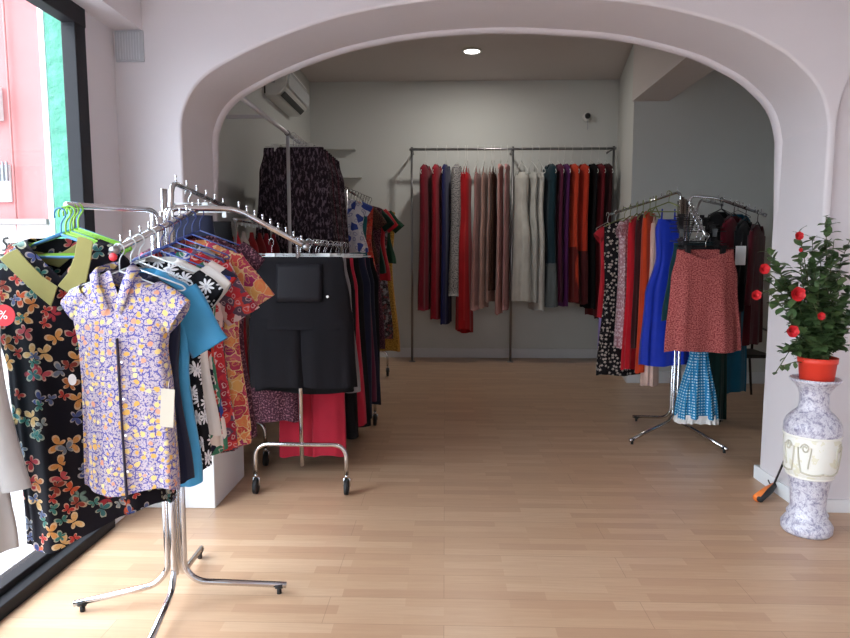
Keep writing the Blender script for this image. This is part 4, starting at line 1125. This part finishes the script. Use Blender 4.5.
def leaf(c, d, size, up):
    d = d.normalized(); s = d.cross(up).normalized(); nrm = s.cross(d).normalized()
    vs = []
    prof = [(0, 0, 0), (.22, .24, .02), (.5, .34, .05), (.78, .23, .02), (1, 0, -.06)]
    for t_, w_, h_ in prof:
        m_ = c + d * (t_ * size)
        vs += [m_ + s * (w_ * size) + nrm * ((h_ + .04) * size), m_ + nrm * (h_ * size), m_ - s * (w_ * size) + nrm * ((h_ + .04) * size)]
    fs = []
    for i in range(4):
        fs += [(i * 3, i * 3 + 1, i * 3 + 4, i * 3 + 3), (i * 3 + 1, i * 3 + 2, i * 3 + 5, i * 3 + 4)]
    lf.add(vs, fs, True)
base = Vector((0, 0, pot_h - .03))
for (pp_, dy) in tips:
    tip = pxl(pp_[0], pp_[1], dy)
    root = base + Vector((rnd.uniform(-.04, .04), rnd.uniform(-.04, .04), 0))
    mid = (root + tip) / 2 + Vector((rnd.uniform(-.03, .03), rnd.uniform(-.03, .03), .04)); mid.x = root.x * .6 + tip.x * .4
    pts = [root * (1 - q) ** 2 + mid * 2 * q * (1 - q) + tip * q * q for q in [i / 10 for i in range(11)]]
    st.tube(pts, [.0045 - .003 * i / 10 for i in range(11)], 5)
    for j in range(46):
        q = .10 + .90 * (j / 45); c = root * (1 - q) ** 2 + mid * 2 * q * (1 - q) + tip * q * q
        side = Vector((rnd.uniform(-1, 1), rnd.uniform(-1, 1), rnd.uniform(-.25, .7)))
        leaf(c, side, rnd.uniform(.044, .072) * (1 - .25 * (q > .92)), Vector((rnd.uniform(-.4, .4), rnd.uniform(-.4, .4), 1)))
# a low drooping sprig at the left of the pot
for (a_, b_) in (((795, 362), (782, 366)), ((790, 350), (776, 372))):
    A_, B_ = pxl(a_[0], a_[1], -.02), pxl(b_[0], b_[1], -.05); st.tube([base, A_, B_], .0025, 5)
    for j in range(4): leaf(A_ + (B_ - A_) * (j / 3), Vector((rnd.uniform(-1, .3), rnd.uniform(-1, 1), -.6)), .036, Vector((0, 0, 1)))
t = NT('dark_green_leaf'); f = t.noise(t.obj(), 30, 2); lm_ = t.done(t.mix(f, lin((40, 62, 34)), lin((84, 108, 62))), .5)
st.obj('stem', plain('green_stem', (78, 84, 50), .7), pl_); lf.obj('foliage', lm_, pl_)
t = NT('red_petal'); f = t.noise(t.obj(), 60, 2); pm_ = t.done(t.mix(f, lin((176, 18, 28)), lin((222, 42, 50))), .6)
for (px, py, dy, r_) in ((798, 236, -.07, .024), (763, 269, -.10, .030), (755, 295, -.10, .028), (796, 294, -.15, .040), (820, 316, -.14, .022), (791, 331, -.13, .034), (800, 250, -.05, .012)):
    c = pxl(px, py, dy); mb = MB()
    if px < 770:
        st2 = MB().tube([pxl(785, 290, -.06), (pxl(785, 290, -.06) + c) / 2 + Vector((0, 0, .01)), c], .0025, 5).obj('stem', plain('green_stem_thin', (78, 84, 50), .7), pl_)
    for ring, (n_, rad, tilt) in enumerate(((6, 1.0, .25), (5, .72, .65), (4, .42, 1.1))):
        for k_ in range(n_):
            a_ = 2 * PI * k_ / n_ + ring * .5 + px
            out = Vector((math.cos(a_), -.35, math.sin(a_))) ; out.normalize()
            fwd = Vector((0, -1, .15)).normalized(); d_ = (out * math.cos(tilt) + fwd * math.sin(tilt)).normalized()
            s_ = d_.cross(fwd).normalized(); L_ = r_ * rad
            vs = []
            for t_, w_ in ((0, .15), (.35, .42), (.7, .52), (.95, .34)):
                for e in (-1, 0, 1): vs.append(c + d_ * (t_ * L_) + s_ * (e * w_ * L_) + fwd * ((.14 * (e == 0) * -1 + .12 * t_) * L_))
            mb.add(vs, [(i * 3 + j, i * 3 + j + 1, i * 3 + j + 4, i * 3 + j + 3) for i in range(3) for j in range(2)], True)
    mb.obj('flower', pm_, pl_)

# orange handled tool leaning by the vase
def F0(px, py, z):
    d = _f + _r * ((px - CX) / F_PX) - _u * ((py - CY) / F_PX); return Vector((0, 0, H)) + d * ((z - H) / d.z)
g0 = F0(757, 498, .025); g1 = F0(774, 484, .05); g2 = at(788, 452, 3.36)
tl = empty('duster_tool', 'slim black tool with orange and black handle leaning behind the vase', 'tool', (g0.x, g0.y, 0)); G = Vector(tl.location)
MB().tube([g1 - G, g2 - G], .006, 8).obj('shaft', M['rubber'], tl)
MB().tube([g0 - G, (g0 * .4 + g1 * .6) - G, g1 - G], [.024, .020, .010], 10).obj('handle', plain('orange_rubber', (224, 120, 50), .5), tl)
MB().tube([g0 - G + Vector((.010, -.012, -.004)), (g0 * .4 + g1 * .6) - G + Vector((.012, -.012, 0)), g1 - G + Vector((.006, -.006, 0))], [.018, .018, .012], 10).obj('grip', M['rubber'], tl)
MB().tube([g1 - G, g1 - G + Vector((-.025, 0, .0)), g1 - G + Vector((-.035, 0, .025))], .004, 6, .01).obj('hook', M['rubber'], tl)
